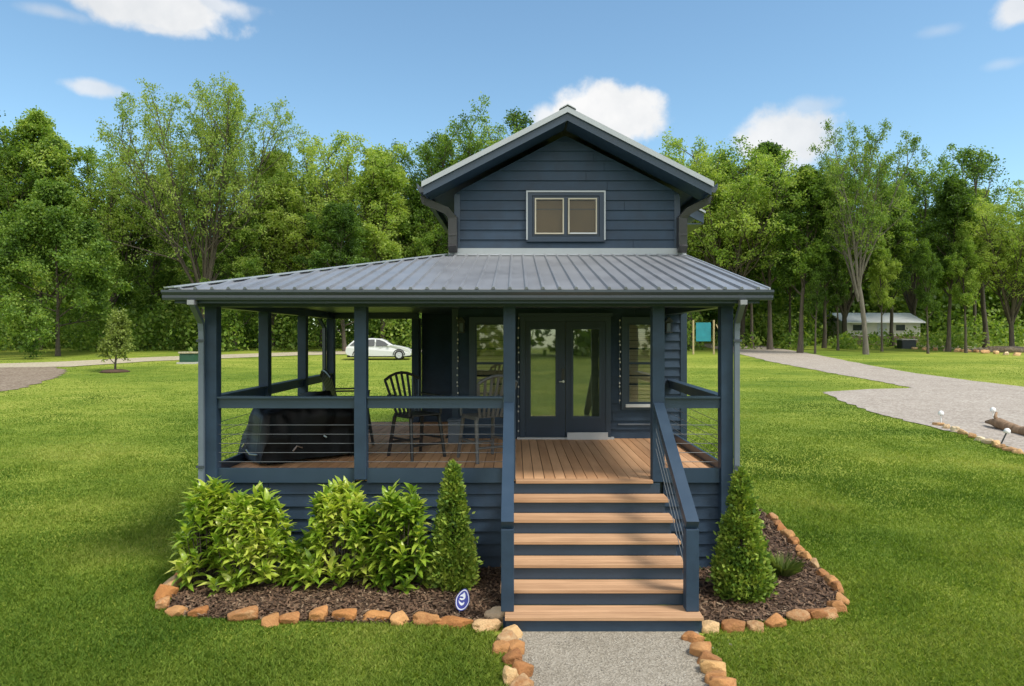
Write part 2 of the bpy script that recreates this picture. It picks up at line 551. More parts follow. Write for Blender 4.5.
def smooth_line(pts, n=6, jit=0.0, seed=0):
    rnd = random.Random(seed)
    out = []
    P = [Vector((*p, 0)) for p in pts]
    for i in range(len(P) - 1):
        p0, p1, p2, p3 = P[max(i - 1, 0)], P[i], P[i + 1], P[min(i + 2, len(P) - 1)]
        for k in range(n):
            t = k / n
            q = 0.5 * ((2 * p1) + (-p0 + p2) * t + (2 * p0 - 5 * p1 + 4 * p2 - p3) * t * t + (-p0 + 3 * p1 - 3 * p2 + p3) * t ** 3)
            out.append((q.x + rnd.uniform(-jit, jit), q.y + rnd.uniform(-jit, jit)))
    out.append((P[-1].x, P[-1].y))
    return out


PATH = [(-.02, -1.85), (1.80, -1.85), (1.80, -3.0), (1.86, -4.2), (1.95, -9.5), (0.1, -9.5), (0.12, -4.2), (0.06, -3.0)]
sheet('gravel_path', PATH, M['path'], 0.012)
up = smooth_line([spot(*p) for p in ((703, 344), (740, 343.5), (800, 352), (900, 371), (1030, 388), (1130, 402))], 14, 0.10, 1)
lo = smooth_line([spot(*p) for p in ((1130, 485), (1024, 453), (985, 440), (925, 426), (860, 408), (822, 392.5))], 14, 0.09, 2)
lo += smooth_line([spot(*p) for p in ((822, 392.5), (870, 389.5), (914, 388.5))], 3, 0.04, 3)[1:]
lo += smooth_line([spot(*p) for p in ((914, 388.5), (880, 382), (830, 373), (770, 361.5), (735, 353), (703, 346.5))], 12, 0.10, 4)[1:]
DRIVE = up + lo
sheet('gravel_driveway', DRIVE, M['drive'], 0.02)
DIRT = smooth_line([spot(*p) for p in ((-120, 366), (0, 366.5), (40, 366), (64, 370), (60, 376), (30, 386), (0, 392), (-120, 410))], 12, 0.16, 5)
sheet('dirt_patch', DIRT, M['dirt'], 0.02)
TRACK = [spot(*p) for p in ((-200, 364), (0, 364), (60, 362), (150, 357.5), (300, 352.2), (520, 347), (520, 350), (300, 355.6), (150, 361.5), (70, 367), (0, 368), (-200, 368))]
sheet('sand_track', TRACK, M['sand'], 0.03)
RTRACK = [spot(*p) for p in ((895, 344.5), (960, 346), (1150, 349), (1150, 353), (960, 349.5), (895, 347))]
sheet('far_track', RTRACK, M['sand'], 0.03)
CROSS = [spot(*p) for p in ((520, 343), (720, 344), (720, 346.6), (520, 346))]
sheet('sand_track', CROSS, M['sand'], 0.025)

# planting beds
BED_L = [(-0.13, -0.02), (-0.13, -1.66), (-0.6, -1.70), (-1.5, -1.66), (-2.5, -1.60), (-3.3, -1.52), (-3.66, -1.42), (-3.80, -1.0), (-3.98, -0.35), (-4.0, 0.3), (-3.9, 0.3), (-3.9, -0.02)]
BED_R = [(1.84, -0.02), (1.84, -1.72), (2.3, -1.66), (3.0, -1.52), (3.45, -1.32), (3.68, -0.95), (3.78, -0.1), (3.92, 1.2), (4.05, 2.5), (4.1, 3.6), (2.78, 3.6), (2.78, -0.02)]


def pip(poly, x, y):
    x, y = np.asarray(x), np.asarray(y)
    inside = np.zeros(x.shape, bool)
    n = len(poly)
    j = n - 1
    for i in range(n):
        xi, yi = poly[i]; xj, yj = poly[j]
        c = ((yi > y) != (yj > y)) & (x < (xj - xi) * (y - yi) / ((yj - yi) + 1e-12) + xi)
        inside ^= c
        j = i
    return inside


RNG = np.random.default_rng(7)


def gz_np(y):
    return np.array([ground_z(float(v)) for v in y])


def mulch_bed(bed, n):
    sheet('mulch_bed', bed, M['mulch'], 0.014)
    x0, x1 = min(p[0] for p in bed), max(p[0] for p in bed)
    y0, y1 = min(p[1] for p in bed), max(p[1] for p in bed)
    x = RNG.uniform(x0, x1, n * 2); y = RNG.uniform(y0, y1, n * 2)
    k = pip(bed, x, y)
    x, y = x[k], y[k]
    m = len(x)
    z = RNG.uniform(0.016, 0.05, m) + gz_np(y)
    L = RNG.uniform(0.012, 0.042, m); Wd = RNG.uniform(0.004, 0.011, m)
    a = RNG.uniform(0, 2 * np.pi, m); til = RNG.normal(0, 0.35, m)
    d = np.stack([np.cos(a) * np.cos(til), np.sin(a) * np.cos(til), np.sin(til)], 1)
    s = np.stack([-np.sin(a), np.cos(a), RNG.normal(0, 0.3, m)], 1)
    c = np.stack([x, y, z], 1)
    q = np.stack([c - d * L[:, None] - s * Wd[:, None], c + d * L[:, None] - s * Wd[:, None], c + d * L[:, None] + s * Wd[:, None], c - d * L[:, None] + s * Wd[:, None]], 1)
    return q.reshape(-1, 3)


cv = np.concatenate([mulch_bed(BED_L, 9000), mulch_bed(BED_R, 9000)])
tag(np_mesh('mulch', cv, np.arange(len(cv)).reshape(-1, 4), M['chip']), 'shredded dark brown bark mulch covering both planting beds', 'mulch', kind='stuff')

# loose pebbles on the path
n = 3600
px_ = RNG.uniform(-0.12, 2.05, n); py_ = -2.0 - RNG.uniform(0, 1, n) ** 1.2 * 3.6
k = pip(PATH, px_, py_) | ((RNG.uniform(0, 1, n) > .6) & (py_ < -1.9)); px_, py_ = px_[k], py_[k]; n = len(px_)
r_ = RNG.uniform(0.003, 0.0085, n) * np.where(RNG.uniform(0, 1, n) > .93, RNG.uniform(1.4, 2.4, n), 1)
octa = np.array([(1, 0, 0), (0, 1, 0), (-1, 0, 0), (0, -1, 0), (0, 0, .7), (0, 0, -.7)])
rot = RNG.uniform(0, 6.28, n)
co = np.empty((n, 6, 3))
for i in range(6):
    ox, oy, oz = octa[i]
    st = RNG.uniform(0.7, 1.3, n)
    co[:, i, 0] = px_ + (ox * np.cos(rot) - oy * np.sin(rot)) * r_ * st
    co[:, i, 1] = py_ + (ox * np.sin(rot) + oy * np.cos(rot)) * r_ * st
    co[:, i, 2] = 0.014 + oz * r_
of = np.array([(0, 1, 4), (1, 2, 4), (2, 3, 4), (3, 0, 4), (1, 0, 5), (2, 1, 5), (3, 2, 5), (0, 3, 5)])
fc = (np.arange(n)[:, None, None] * 6 + of[None]).reshape(-1, 3)
tag(np_mesh('gravel', co.reshape(-1, 3), fc, M['pebble']), 'loose grey pebbles on the gravel path', 'gravel', kind='stuff')

# ------------------------------------------------------------------ grass blades (nobody could count them)
HOUSE = [(-3.95, 0.0), (2.8, 0.0), (2.8, 3.5), (3.05, 3.5), (3.05, 12), (-3.95, 12)]
STAIRS = [(-0.2, -1.95), (1.9, -1.95), (1.9, 0), (-0.2, 0)]


def grass():
    # density falls with distance from the camera and blades grow wider, so far lawn stays cheap
    tot = 1000000
    u = RNG.uniform(0, 1, tot)
    d = 4.9 * (58 / 4.9) ** (u ** 1.08)            # log-uniform distance
    w = RNG.uniform(-0.80, 0.80, tot)
    x = w * d; y = d + CAM_Y
    keep = ~(pip(HOUSE, x, y) | pip(STAIRS, x, y) | pip(BED_L, x, y) | pip(BED_R, x, y) | pip(PATH, x, y) | pip(DRIVE, x, y) | pip(DIRT, x, y))
    fade = RNG.uniform(0, 1, tot) > np.clip((d - 14) / 42, 0, 1)
    keep &= fade
    x, y, d = x[keep], y[keep], d[keep]
    n = len(x)
    patch = np.array([mnoise.noise(Vector((a * .9, b * .9, 0))) for a, b in zip(x, y)])
    h = RNG.uniform(0.026, 0.052, n) * (1 + 0.5 * patch) * np.clip(1.12 - d * 0.018, .55, 1)
    wd = 0.0016 + d * 0.00042
    a = RNG.uniform(0, 2 * np.pi, n)
    lean = RNG.uniform(0.1, 0.75, n)
    base = np.stack([x, y, gz_np(y)], 1)
    sd = np.stack([np.cos(a), np.sin(a), np.zeros(n)], 1) * wd[:, None]
    b2 = a + np.pi / 2 + RNG.normal(0, .6, n)
    dr = np.stack([np.cos(b2) * lean, np.sin(b2) * lean, np.ones(n)], 1)
    mid = base + dr * (h * 0.55)[:, None]
    tip = base + np.stack([np.cos(b2) * lean * 1.6, np.sin(b2) * lean * 1.6, np.ones(n) * 0.92], 1) * h[:, None]
    v = np.stack([base - sd, base + sd, mid + sd * .8, tip, mid - sd * .8], 1).reshape(-1, 3)
    f = np.arange(n * 5).reshape(-1, 5)
    return np_mesh('grass', v, f, M['grass'])


tag(grass(), 'short mown green lawn grass round the house', 'grass', kind='stuff')

# ------------------------------------------------------------------ the house
house = tag(empty('house', (0, 0, 0)), 'navy blue lap sided house with metal roofs and a wraparound porch', 'house')
WY = 3.5                    # front wall plane
WX0, WX1 = -1.08, 2.98
UX0, UX1 = -1.04, 2.86
CX = 0.875                  # roof ridge
EAVE_Z, RIDGE_Z, HALF = 5.49, 6.73, 2.41


lap_rnd = random.Random(21)


def lap_boards(mb, xfun, y, z0, z1, step, face=-1):
    """Lap siding on a wall facing -y: each board leans out at its foot. xfun(z)->(x0,x1)."""
    z = z0
    while z < z1 - 1e-3:
        t = min(z + step, z1)
        a0, a1 = xfun(z + 1e-4); b0, b1 = xfun(t - 1e-4)
        if a1 - a0 < 0.03: break
        if b1 - b0 < 0.02: b0 = b1 = (b0 + b1) / 2; b0 -= .01; b1 += .01
        cut = [0.0, 1.0]
        if a1 - a0 > 1.6: cut = [0.0, lap_rnd.uniform(.2, .8), 1.0]      # butt joint
        for i in range(len(cut) - 1):
            g0 = .003 / (a1 - a0) if i else 0; g1 = .003 / (a1 - a0) if i < len(cut) - 2 else 0
            u0, u1 = cut[i] + g0, cut[i + 1] - g1
            lean = .034 + lap_rnd.uniform(-.002, .002)
            p0, p1 = a0 + (a1 - a0) * u0, a0 + (a1 - a0) * u1
            q0, q1 = b0 if i == 0 else max(p0, b0), b1 if i == len(cut) - 2 else min(p1, b1)
            mb.hexa([(p0, y - lean, z), (p1, y - lean, z), (p1, y, z), (p0, y, z), (q0, y - 0.008, t + 0.004), (q1, y - 0.008, t + 0.004), (q1, y, t + 0.004), (q0, y, t + 0.004)])
        z = t
    return mb


# solid wall cores
w = MB()
w.box(WX0, WX1, WY + .002, 5.9, 0, 4.36)
w.build('wall', M['navy'], house)
w = MB(); w.box(UX0, UX1, WY + .004, 12, 4.36, 5.38)
w.prism([(UX0, 5.38), (UX1, 5.38), (UX1, 5.43), (CX, 6.43), (UX0, 5.43)], 'y', WY + .004, 12)
w.build('wall', M['navy'], house)
w = MB(); w.box(-1.95, 3.0, 5.903, 12, 0, 4.36); w.box(3.004, 3.5, 6.5, 11.6, 4.2, 5.55); w.build('wall', M['navy'], house)
# siding
lap_boards(MB(), lambda z: (WX0, WX1), WY, DECK, 4.34, 0.155).build('siding', M['navy'], house)


def gable(z):
    if z < 5.43: return (UX0, UX1)
    t = (z - 5.43) / 1.0
    return (UX0 + (CX - UX0) * t, UX1 + (CX - UX1) * t)


lap_boards(MB(), gable, WY, 4.44, 6.42, 0.172).build('siding', M['navy'], house)
lap_boards(MB(), lambda z: (-1.95, -1.085), 5.9, DECK, 4.3, 0.155).build('siding', M['navy'], house)
for x0, x1 in ((-3.9, -0.15), (1.86, 2.74)):
    lap_boards(MB(), lambda z: (x0, x1), 0.06, 0.0, 1.09, 0.157).build('skirting', M['navy'], house)
MB().box(-3.92, -3.90, 0.05, 5.9, 0, 1.1).build('skirting', M['navy'], house)
MB().box(2.74, 2.76, 0.05, 3.5, 0, 1.1).build('skirting', M['navy'], house)
# corner boards
for x0, x1, z0, z1 in ((WX0 - .02, WX0 + .09, DECK, 4.33), (WX1 - .09, WX1 + .02, 0.2, 4.33), (UX0 - .02, UX0 + .08, 4.46, 5.40), (UX1 - .08, UX1 + .02, 4.46, 5.40)):
    MB().box(x0, x1, WY - .04, WY + .08, z0, z1).build('corner_board', M['navy_trim'], house)

# ---- upper roof
def roof_slab(mb, x0, z0, x1, z1, y0, y1, th):
    mb.prism([(x0, z0), (x1, z1), (x1, z1 - th), (x0, z0 - th)], 'y', y0, y1)


r = MB()
roof_slab(r, CX - HALF, EAVE_Z, CX, RIDGE_Z, 2.90, 12.4, 0.035)
roof_slab(r, CX, RIDGE_Z, CX + HALF, EAVE_Z, 2.90, 12.4, 0.035)
k = 0
y = 3.0
while y < 12.3:
    for sgn in (-1, 1):
        r.bar((CX, y, RIDGE_Z + .012), (CX + sgn * HALF, y, EAVE_Z + .012), 0.03, 0.024)
    y += 0.225
up_roof = r.build('roof', M['metal'], house)
sl = (RIDGE_Z - EAVE_Z) / HALF
fa = MB()
for sgn in (-1, 1):
    X = lambda u: CX + sgn * u
    fa.prism([(X(0), RIDGE_Z - .04), (X(HALF - .01), EAVE_Z - .04), (X(HALF - .01), EAVE_Z - .21), (X(0), RIDGE_Z - .21)], 'y', 2.915, 2.955)
    fa.prism([(X(0.02), RIDGE_Z - .175), (X(HALF - .03), EAVE_Z - .165), (X(HALF - .03), EAVE_Z - .185), (X(0.02), RIDGE_Z - .195)], 'y', 2.957, WY + .05)   # soffit
    fa.box(min(X(HALF - .05), X(HALF - .02)), max(X(HALF - .05), X(HALF - .02)), 2.957, 12.3, EAVE_Z - .205, EAVE_Z - .05)
fa.build('rake_board', M['navy_trim'], house)
ed = MB()
for sgn in (-1, 1):
    X = lambda u: CX + sgn * u
    ed.prism([(X(0), RIDGE_Z + .012), (X(HALF + .02), EAVE_Z + .004), (X(HALF + .02), EAVE_Z - .085), (X(0), RIDGE_Z - .082)], 'y', 2.875, 2.898)
    ed.prism([(X(0), RIDGE_Z + .014), (X(HALF + .02), EAVE_Z + .006), (X(HALF + .02), EAVE_Z + .002), (X(0), RIDGE_Z + .009)], 'y', 2.90, 3.02)
ed.prism([(CX - .14, RIDGE_Z - .04), (CX - .13, RIDGE_Z - .02), (CX, RIDGE_Z + .052), (CX + .13, RIDGE_Z - .02), (CX + .14, RIDGE_Z - .04), (CX, RIDGE_Z + .036)], 'y', 2.865, 12.4)
ed.build('drip_edge', M['metal_light'], house)
# rear wing roof, its eave showing past the right side
rw = MB()
roof_slab(rw, 2.2, 6.90, 4.36, 5.79, 7.25, 12.2, 0.05)
wing = rw.build('rear_wing_roof', M['metal_light'], house)
MB().prism([(2.4, 6.70), (4.33, 5.735), (4.33, 5.52), (2.4, 6.48)], 'y', 7.30, 7.34).box(3.4, 4.33, 7.345, 12.1, 5.50, 5.53).build('rake_board', M['navy_trim'], house)

# upper gutters along the side eaves, and their downspouts
for sgn in (-1, 1):
    xe = CX + sgn * (HALF + .075)
    xi = xe - sgn * .085
    MB().prism([(xi, EAVE_Z - .03), (xi, EAVE_Z - .16), (xe - sgn * .02, EAVE_Z - .17), (xe + sgn * .02, EAVE_Z - .10), (xe + sgn * .03, EAVE_Z - .02), (xe + sgn * .015, EAVE_Z - .02), (xe, EAVE_Z - .09)], 'y', 2.93, 12.3).build('gutter', M['gutter'], house)
    xw = (UX0 - .035) if sgn < 0 else (UX1 + .035)
    ds = MB()
    ds.tube([(xe - sgn * .04, 3.30, EAVE_Z - .16), (xe - sgn * .05, 3.30, EAVE_Z - .24), (xw + sgn * .10, 3.34, EAVE_Z - .40), (xw, 3.38, EAVE_Z - .52), (xw, 3.40, 4.50), (xw, 3.32, 4.42)], [.085, .085, .09, .105, .105, .105], 4)
    d = ds.build('downspout', M['spout_dark'], house)
    MB().box(xw - .075, xw + .075, 3.31, 3.33, 4.66, 4.70).build('strap', M['spout_dark'], d)

# wall flashing above the porch roof
MB().prism([(WY - .035, 4.46), (WY - .035, 4.36), (WY - .11, 4.325), (WY - .005, 4.34), (WY - .005, 4.46)], 'x', -1.16, 2.99).build('flashing', M['metal_light'], house)

# ---- porch roof (hips round to the left side)
EY, EZ = -0.5, 3.476
TZ = 4.335
XL, XR = -4.08, 2.99
HX, HY = -1.26, 3.49
pr = MB()
th = 0.03
front = [(XL, EY, EZ), (XR, EY, EZ), (XR, HY, TZ), (HX, HY, TZ)]
left = [(XL, EY, EZ), (HX, HY, TZ), (HX, 6.35, TZ), (XL, 6.35, EZ)]
for q in (front, left):
    pr.poly(q); pr.poly([(a, b, c - th) for a, b, c in reversed(q)])
    for i in range(4):
        a, b = q[i], q[(i + 1) % 4]
        pr.poly([a, (a[0], a[1], a[2] - th), (b[0], b[1], b[2] - th), b])
proof = pr.build('porch_roof', M['metal'], house)
rb = MB()
x = XL + 0.12
while x < XR - 0.02:
    t = min(1.0, (x - XL) / (HX - XL))
    yt = EY + (HY - EY) * t - 0.02
    zt = EZ + (TZ - EZ) * (yt - EY) / (HY - EY)
    p, q = Vector((x, EY - .012, EZ + .011 - .003)), Vector((x, yt, zt + .011))
    b = len(rb.v)
    d = (q - p).normalized(); u = Vector((0, -d.z, d.y))
    for e in (p, q):
        rb.v += [tuple(e + Vector((-.026, 0, 0)) - u * .012), tuple(e + Vector((-.011, 0, 0)) + u * .017), tuple(e + Vector((.011, 0, 0)) + u * .017), tuple(e + Vector((.026, 0, 0)) - u * .012)]
    for i in range(3): rb.f.append((b + i, b + i + 1, b + 5 + i, b + 4 + i))
    rb.f.append((b + 3, b + 2, b + 1, b)); rb.f.append((b + 4, b + 5, b + 6, b + 7))
    x += 0.195
y = EY + .3
while y < 6.3:
    t = min(1.0, (y - EY) / (HY - EY))
    xt = XL + (HX - XL) * t
    zt = EZ + (TZ - EZ) * t
    rb.bar((XL - .01, y, EZ + .01), (xt - .03, y, zt + .01), .04, .026)
    y += .195
rb.build('seam', M['metal'], proof)
hp = MB()
d = (Vector((HX, HY, TZ)) - Vector((XL, EY, EZ))).normalized()
for off in ((-.05, .03), (.05, -.03)):
    hp.bar(Vector((XL, EY, EZ + .02)) + Vector((off[0], off[1], 0)), Vector((HX, HY, TZ + .02)) + Vector((off[0], off[1], 0)), .10, .016)
hp.build('hip_cap', M['metal_light'], proof)
MB().prism([(EY - .01, EZ + .014), (HY, TZ + .014), (HY, TZ - .10), (EY - .01, EZ - .10)], 'x', XR, XR + .02).build('drip_edge', M['metal_light'], proof)
# gable end board closing the right side, fascia, gutters, ceiling
MB().prism([(EY + .05, 3.36), (WY - .03, 3.36), (WY - .03, TZ - .06), (EY + .05, EZ - .05)], 'x', XR - .08, XR - .04).build('side_board', M['navy_trim'], proof)


def gutter_profile(y):
    return [(y, 3.462), (y, 3.345), (y - .075, 3.345), (y - .088, 3.372), (y - .085, 3.40), (y - .115, 3.435), (y - .115, 3.462), (y - .105, 3.462), (y - .105, 3.438), (y - .075, 3.405), (y - .075, 3.36), (y - .01, 3.36), (y - .01, 3.462)]


MB().prism(gutter_profile(EY + .045), 'x', XL - .06, XR + .04).build('gutter', M['gutter'], proof)
MB().prism([(-u + XL * 0, v) for u, v in []] or [(XL + .04, 3.462), (XL + .04, 3.345), (XL - .04, 3.345), (XL - .075, 3.435), (XL - .075, 3.462)], 'y', EY + .05, 6.3).build('gutter', M['gutter'], proof)
MB().box(XL + .045, XR - .09, EY + .05, EY + .07, 3.31, EZ - .035).box(XL + .045, XL + .065, EY + .072, 6.3, 3.31, EZ - .035).build('fascia', M['navy_trim'], proof)
MB().box(XL + .07, XR - .085, EY + .075, WY - .03, 3.405, 3.425).box(XL + .07, WX0 - .03, WY - .028, 5.88, 3.405, 3.425).build('porch_ceiling', M['navy_trim'], proof)

# beams
for bx in ((-3.92, 2.72, -.085, .085), ):
    MB().box(bx[0], bx[1], bx[2], bx[3], 3.285, 3.40).build('beam', M['navy_trim'], house)
MB().box(-3.90, -3.74, .09, 5.88, 3.285, 3.402).build('beam', M['navy_trim'], house)
MB().box(2.55, 2.70, .09, WY - .05, 3.285, 3.402).build('beam', M['navy_trim'], house)
MB().box(-3.735, -2.0, 5.71, 5.87, 3.285, 3.402).build('beam', M['navy_trim'], house)

# ---- porch deck
dk = MB()
bw, gap = 0.124, 0.009
x = -3.88
rr = random.Random(3)
while x < 2.73:
    y1 = WY - .03 if x > WX0 - .15 else 5.86
    y0 = 0.02
    if -0.02 < x + bw / 2 < 1.72: y0 = -0.001
    dk.box(x, min(x + bw, 2.735), y0, y1, DECK - .028, DECK)
    x += bw + gap
dk.build('deck', M['deck'], house)
MB().box(-3.88, 2.73, .08, 3.46, DECK - .25, DECK - .035).box(-3.88, -1.1, 3.465, 5.86, DECK - .25, DECK - .035).build('joist_frame', M['navy_dark'], house)
# rim boards (stand a little above the boards) between posts
for x0, x1 in ((-3.70, -1.995), (-1.845, -.145), (1.855, 2.55)):
    MB().box(x0, x1, -.03, .018, 1.095, 1.272).build('rim_board', M['navy_trim'], house)
MB().box(-3.90, -3.86, .085, 5.84, 1.10, 1.262).build('rim_board', M['navy_trim'], house)
MB().box(2.70, 2.74, .085, 3.45, 1.10, 1.262).build('rim_board', M['navy_trim'], house)

# posts
PW = .075
for x, y, z0 in ((-3.775, 0, 0), (-1.92, 0, DECK), (-.07, 0, DECK), (1.78, 0, DECK - .03), (2.63, 0, 0), (-3.82, 1.95, DECK), (-3.82, 3.86, DECK), (-3.82, 5.79, DECK), (-2.06, 5.79, DECK)):
    p = MB().box(x - PW, x + PW, y - PW - .002, y + PW, z0, 3.287).build('post', M['navy'], house, bevel=.006)

# rails and cables
RT, RBm = 2.147, 2.022


def railing(p, q, cables=5):
    p, q = Vector(p), Vector(q)
    h = MB().bar((p.x, p.y, (RT + RBm) / 2), (q.x, q.y, (RT + RBm) / 2), .06, RT - RBm)
    d = (q - p).normalized(); s_ = Vector((-d.y, d.x, 0))
    h.bar((p.x, p.y, RT + .011), (q.x, q.y, RT + .011), .135, .022)
    rail = h.build('handrail', M['navy_trim'], house)
    for i in range(cables):
        z = 1.33 + .115 * i + .02
        MB().tube([(p.x, p.y, z), (q.x, q.y, z)], .0042, 5).build('cable', M['cable'], rail)


railing((-3.70, 0, 0), (-2.0, 0, 0)); railing((-1.84, 0, 0), (-.15, 0, 0)); railing((1.86, 0, 0), (2.55, 0, 0))
for y0, y1 in ((.08, 1.87), (2.03, 3.78), (3.94, 5.71)):
    railing((-3.82, y0, 0), (-3.82, y1, 0))
railing((2.64, .08, 0), (2.72, WY - .03, 0))

# ---- stairs
rise, run = DECK / 7, .292
for k in range(7):
    zt = DECK - rise * k + (0.002 if k == 0 else 0)
    yf = -.14 - run * k
    x0, x1 = (-.15, 1.835) if k < 6 else (-.10, 1.85)
    if k == 0: x0, x1 = .01, 1.70
    yb = yf + run + .02
    t = MB().box(x0, x1, yf, yf + .139, zt - .036, zt)
    if k: t.box(x0, x1, yf + .145, yb, zt - .036, zt)
    t.build('tread', M['tread'], house, bevel=.004)
    MB().box(-.07 if k < 6 else -.09, 1.79 if k < 6 else 1.84, yf + .03, yf + .055, zt - rise + (.001 if k < 6 else -.01), zt - .038).build('riser', M['navy_trim'], house)
for x0, x1 in ((-.119, -.075), (1.794, 1.83)):
    MB().prism([(-.10, .84), (-.14, .82), (-.14 - run * 5.5, .02), (-.14 - run * 5.5, .0), (-.10, .0)], 'x', x0, x1).build('stringer', M['navy_trim'], house)
for x in (-.075, 1.775):
    ny = -1.69
    MB().box(x - .065, x + .065, ny - .065, ny + .065, rise, .985).build('newel_post', M['navy'], house, bevel=.006)
    a, b = Vector((x, -.09, 2.06)), Vector((x, ny - .055, .985 + .045))
    sr = MB().bar(a, b, .128, .09).build('stair_rail', M['navy_trim'], house)
    for i in range(4):
        dz = .16 + .125 * i
        MB().tube([(x - .03, -.08, 2.06 - dz), (x - .03, ny + .06, 1.03 - dz)], .004, 5).build('cable', M['cable'], sr)

# ---- french doors
dr = MB()
zt, zb = 3.27, DECK + .012
fx0, fx1 = .09, 1.665
dr.box(fx0, fx0 + .085, WY - .10, WY - .02, zb, zt).box(fx1 - .085, fx1, WY - .10, WY - .02, zb, zt).box(fx0 + .086, fx1 - .086, WY - .10, WY - .02, zt - .09, zt)
dr.box(fx0 - .03, fx1 + .03, WY - .115, WY - .02, zt + .002, zt + .06)
dr.build('door_frame', M['navy_trim'], house)
MB().box(fx0 + .087, fx1 - .087, WY - .045, WY - .03, zb + .1, zt - .1).build('curtain', M['room'], house)
for x0, x1, g0, g1, hinge in ((.18, .872, .262, .716, 0), (.882, 1.575, 1.0, 1.475, 1)):
    gz0, gz1 = 1.52, 3.055
    lf = MB()
    ya, yb = WY - .095, WY - .05
    lf.box(x0, g0, ya, yb, zb + .02, zt - .095).box(g1, x1, ya, yb, zb + .02, zt - .095).box(g0, g1, ya, yb, zb + .02, gz0).box(g0, g1, ya, yb, gz1, zt - .095)
    leaf = lf.build('door', M['navy_dark'], house)
    MB().box(g0, g1, WY - .075, WY - .07, gz0, gz1).build('pane', M['glass_door'], leaf)
    bd = MB()
    for a, b, c, d in ((g0 - .02, g0 + .012, gz0 - .02, gz1 + .02), (g1 - .012, g1 + .02, gz0 - .02, gz1 + .02), (g0 + .012, g1 - .012, gz0 - .02, gz0 + .012), (g0 + .012, g1 - .012, gz1 - .012, gz1 + .02)):
        bd.box(a, b, ya - .012, ya - .001, c, d)
    bd.build('glazing_bead', M['navy_trim'], leaf)
    if not hinge:
        h = MB().box(.81, .862, ya - .014, ya - .001, 2.17, 2.36)
        h.tube([(.836, ya - .015, 2.33), (.836, ya - .045, 2.33)], .03, 10)
        h.build('lock', M['black'], leaf)
        MB().tube([(.836, ya - .01, 2.14), (.836, ya - .055, 2.14)], .022, 10).tube([(.84, ya - .055, 2.14), (.76, ya - .06, 2.137)], .012, 8).build('handle', M['silver'], leaf)
MB().box(fx0 - .05, fx1 + .05, WY - .16, WY - .025, DECK + .001, DECK + .03).build('threshold', M['sill'], house)
MB().box(.90, 1.60, WY - .20, WY - .165, DECK + .002, DECK + .125).build('kick_plate', M['sill'], house)


# ---- windows
def window(x0, x1, z0, z1, trim, fr, sill=True, blinds=16, mull='h', tmat=None, bm=None, out=.07, gm=None):
    wf = MB()
    y1 = WY - .02; y0 = WY - out
    tw = trim
    wf.box(x0 - tw, x0, y0, y1, z0 - tw, z1 + tw).box(x1, x1 + tw, y0, y1, z0 - tw, z1 + tw).box(x0, x1, y0, y1, z1, z1 + tw).box(x0, x1, y0, y1, z0 - tw, z0)
    win = wf.build('window', tmat or M['navy_trim'], house)
    s = MB(); ya, yb = y0 + .012, y1 - .004
    e = .035
    s.box(x0, x0 + e, ya, yb, z0, z1).box(x1 - e, x1, ya, yb, z0, z1).box(x0 + e, x1 - e, ya, yb, z1 - e, z1).box(x0 + e, x1 - e, ya, yb, z0, z0 + e)
    if mull == 'h': s.box(x0 + e, x1 - e, ya, yb, (z0 + z1) / 2 - .02, (z0 + z1) / 2 + .02)
    if mull == 'v': s.box((x0 + x1) / 2 - .03, (x0 + x1) / 2 + .03, ya, yb, z0 + e, z1 - e)
    s.build('sash', fr, win)
    MB().box(x0 + e, x1 - e, ya + .012, ya + .016, z0 + e, z1 - e).build('pane', gm or M['glass'], win)
    b = MB(); n = blinds; st = (z1 - z0 - 2 * e) / n
    for i in range(n):
        z = z0 + e + st * i
        b.hexa([(x0 + e, yb - .014, z), (x1 - e, yb - .014, z), (x1 - e, yb - .010, z), (x0 + e, yb - .010, z), (x0 + e, yb - .004, z + st * .93), (x1 - e, yb - .004, z + st * .93), (x1 - e, yb, z + st * .93), (x0 + e, yb, z + st * .93)])
    b.build('blind', bm or M['blind'], win)
    if sill: MB().box(x0 - .03, x1 + .03, y0 - .03, y1, z0 - .055, z0 - .004).build('sill', M['sill'], win)
    return win


window(1.955, 2.46, 1.745, 3.16, .10, M['navy_dark'], True, 20)
window(-.70, -.10, 1.745, 3.16, .10, M['navy_dark'], False, 20)
window(.305, 1.465, 4.665, 5.365, .0, M['navy_dark'], False, 1, 'v', None, M['shade'], .07, M['glass_up'])
uw = MB()
for a, b, c, d in ((.20, .30, 4.57, 5.445), (1.47, 1.57, 4.57, 5.445), (.30, 1.47, 5.37, 5.445), (.30, 1.47, 4.57, 4.66)):
    uw.box(a, b, WY - .075, WY - .02, c, d)
uwt = uw.build('window_trim', M['navy_dark'], house)
ut = MB()
for a, b, c, d in ((.195, .222, 4.60, 5.455), (1.548, 1.575, 4.60, 5.455), (.222, 1.548, 5.428, 5.455)):
    ut.box(a, b, WY - .09, WY - .076, c, d)
ut.build('drip_edge', M['metal_light'], uwt)
us = MB()
for a, b in ((.345, .85), (.925, 1.425)):
    us.box(a, a + .022, WY - .088, WY - .06, 4.70, 5.325).box(b - .022, b, WY - .088, WY - .06, 4.70, 5.325).box(a + .022, b - .022, WY - .088, WY - .06, 5.303, 5.325).box(a + .022, b - .022, WY - .088, WY - .06, 4.70, 4.722)
us.build('screen_frame', M['blind'], uwt)
MB().box(.96, 1.42, WY - .094, WY - .0885, 4.702, 4.724).build('latch_bar', M['sill'], uwt)

# trim lines low on the wall
MB().box(1.80, 2.50, WY - .05, WY - .026, 1.375, 1.40).box(-.88, -.02, WY - .05, WY - .026, 1.335, 1.36).build('base_trim', M['spout'], house)

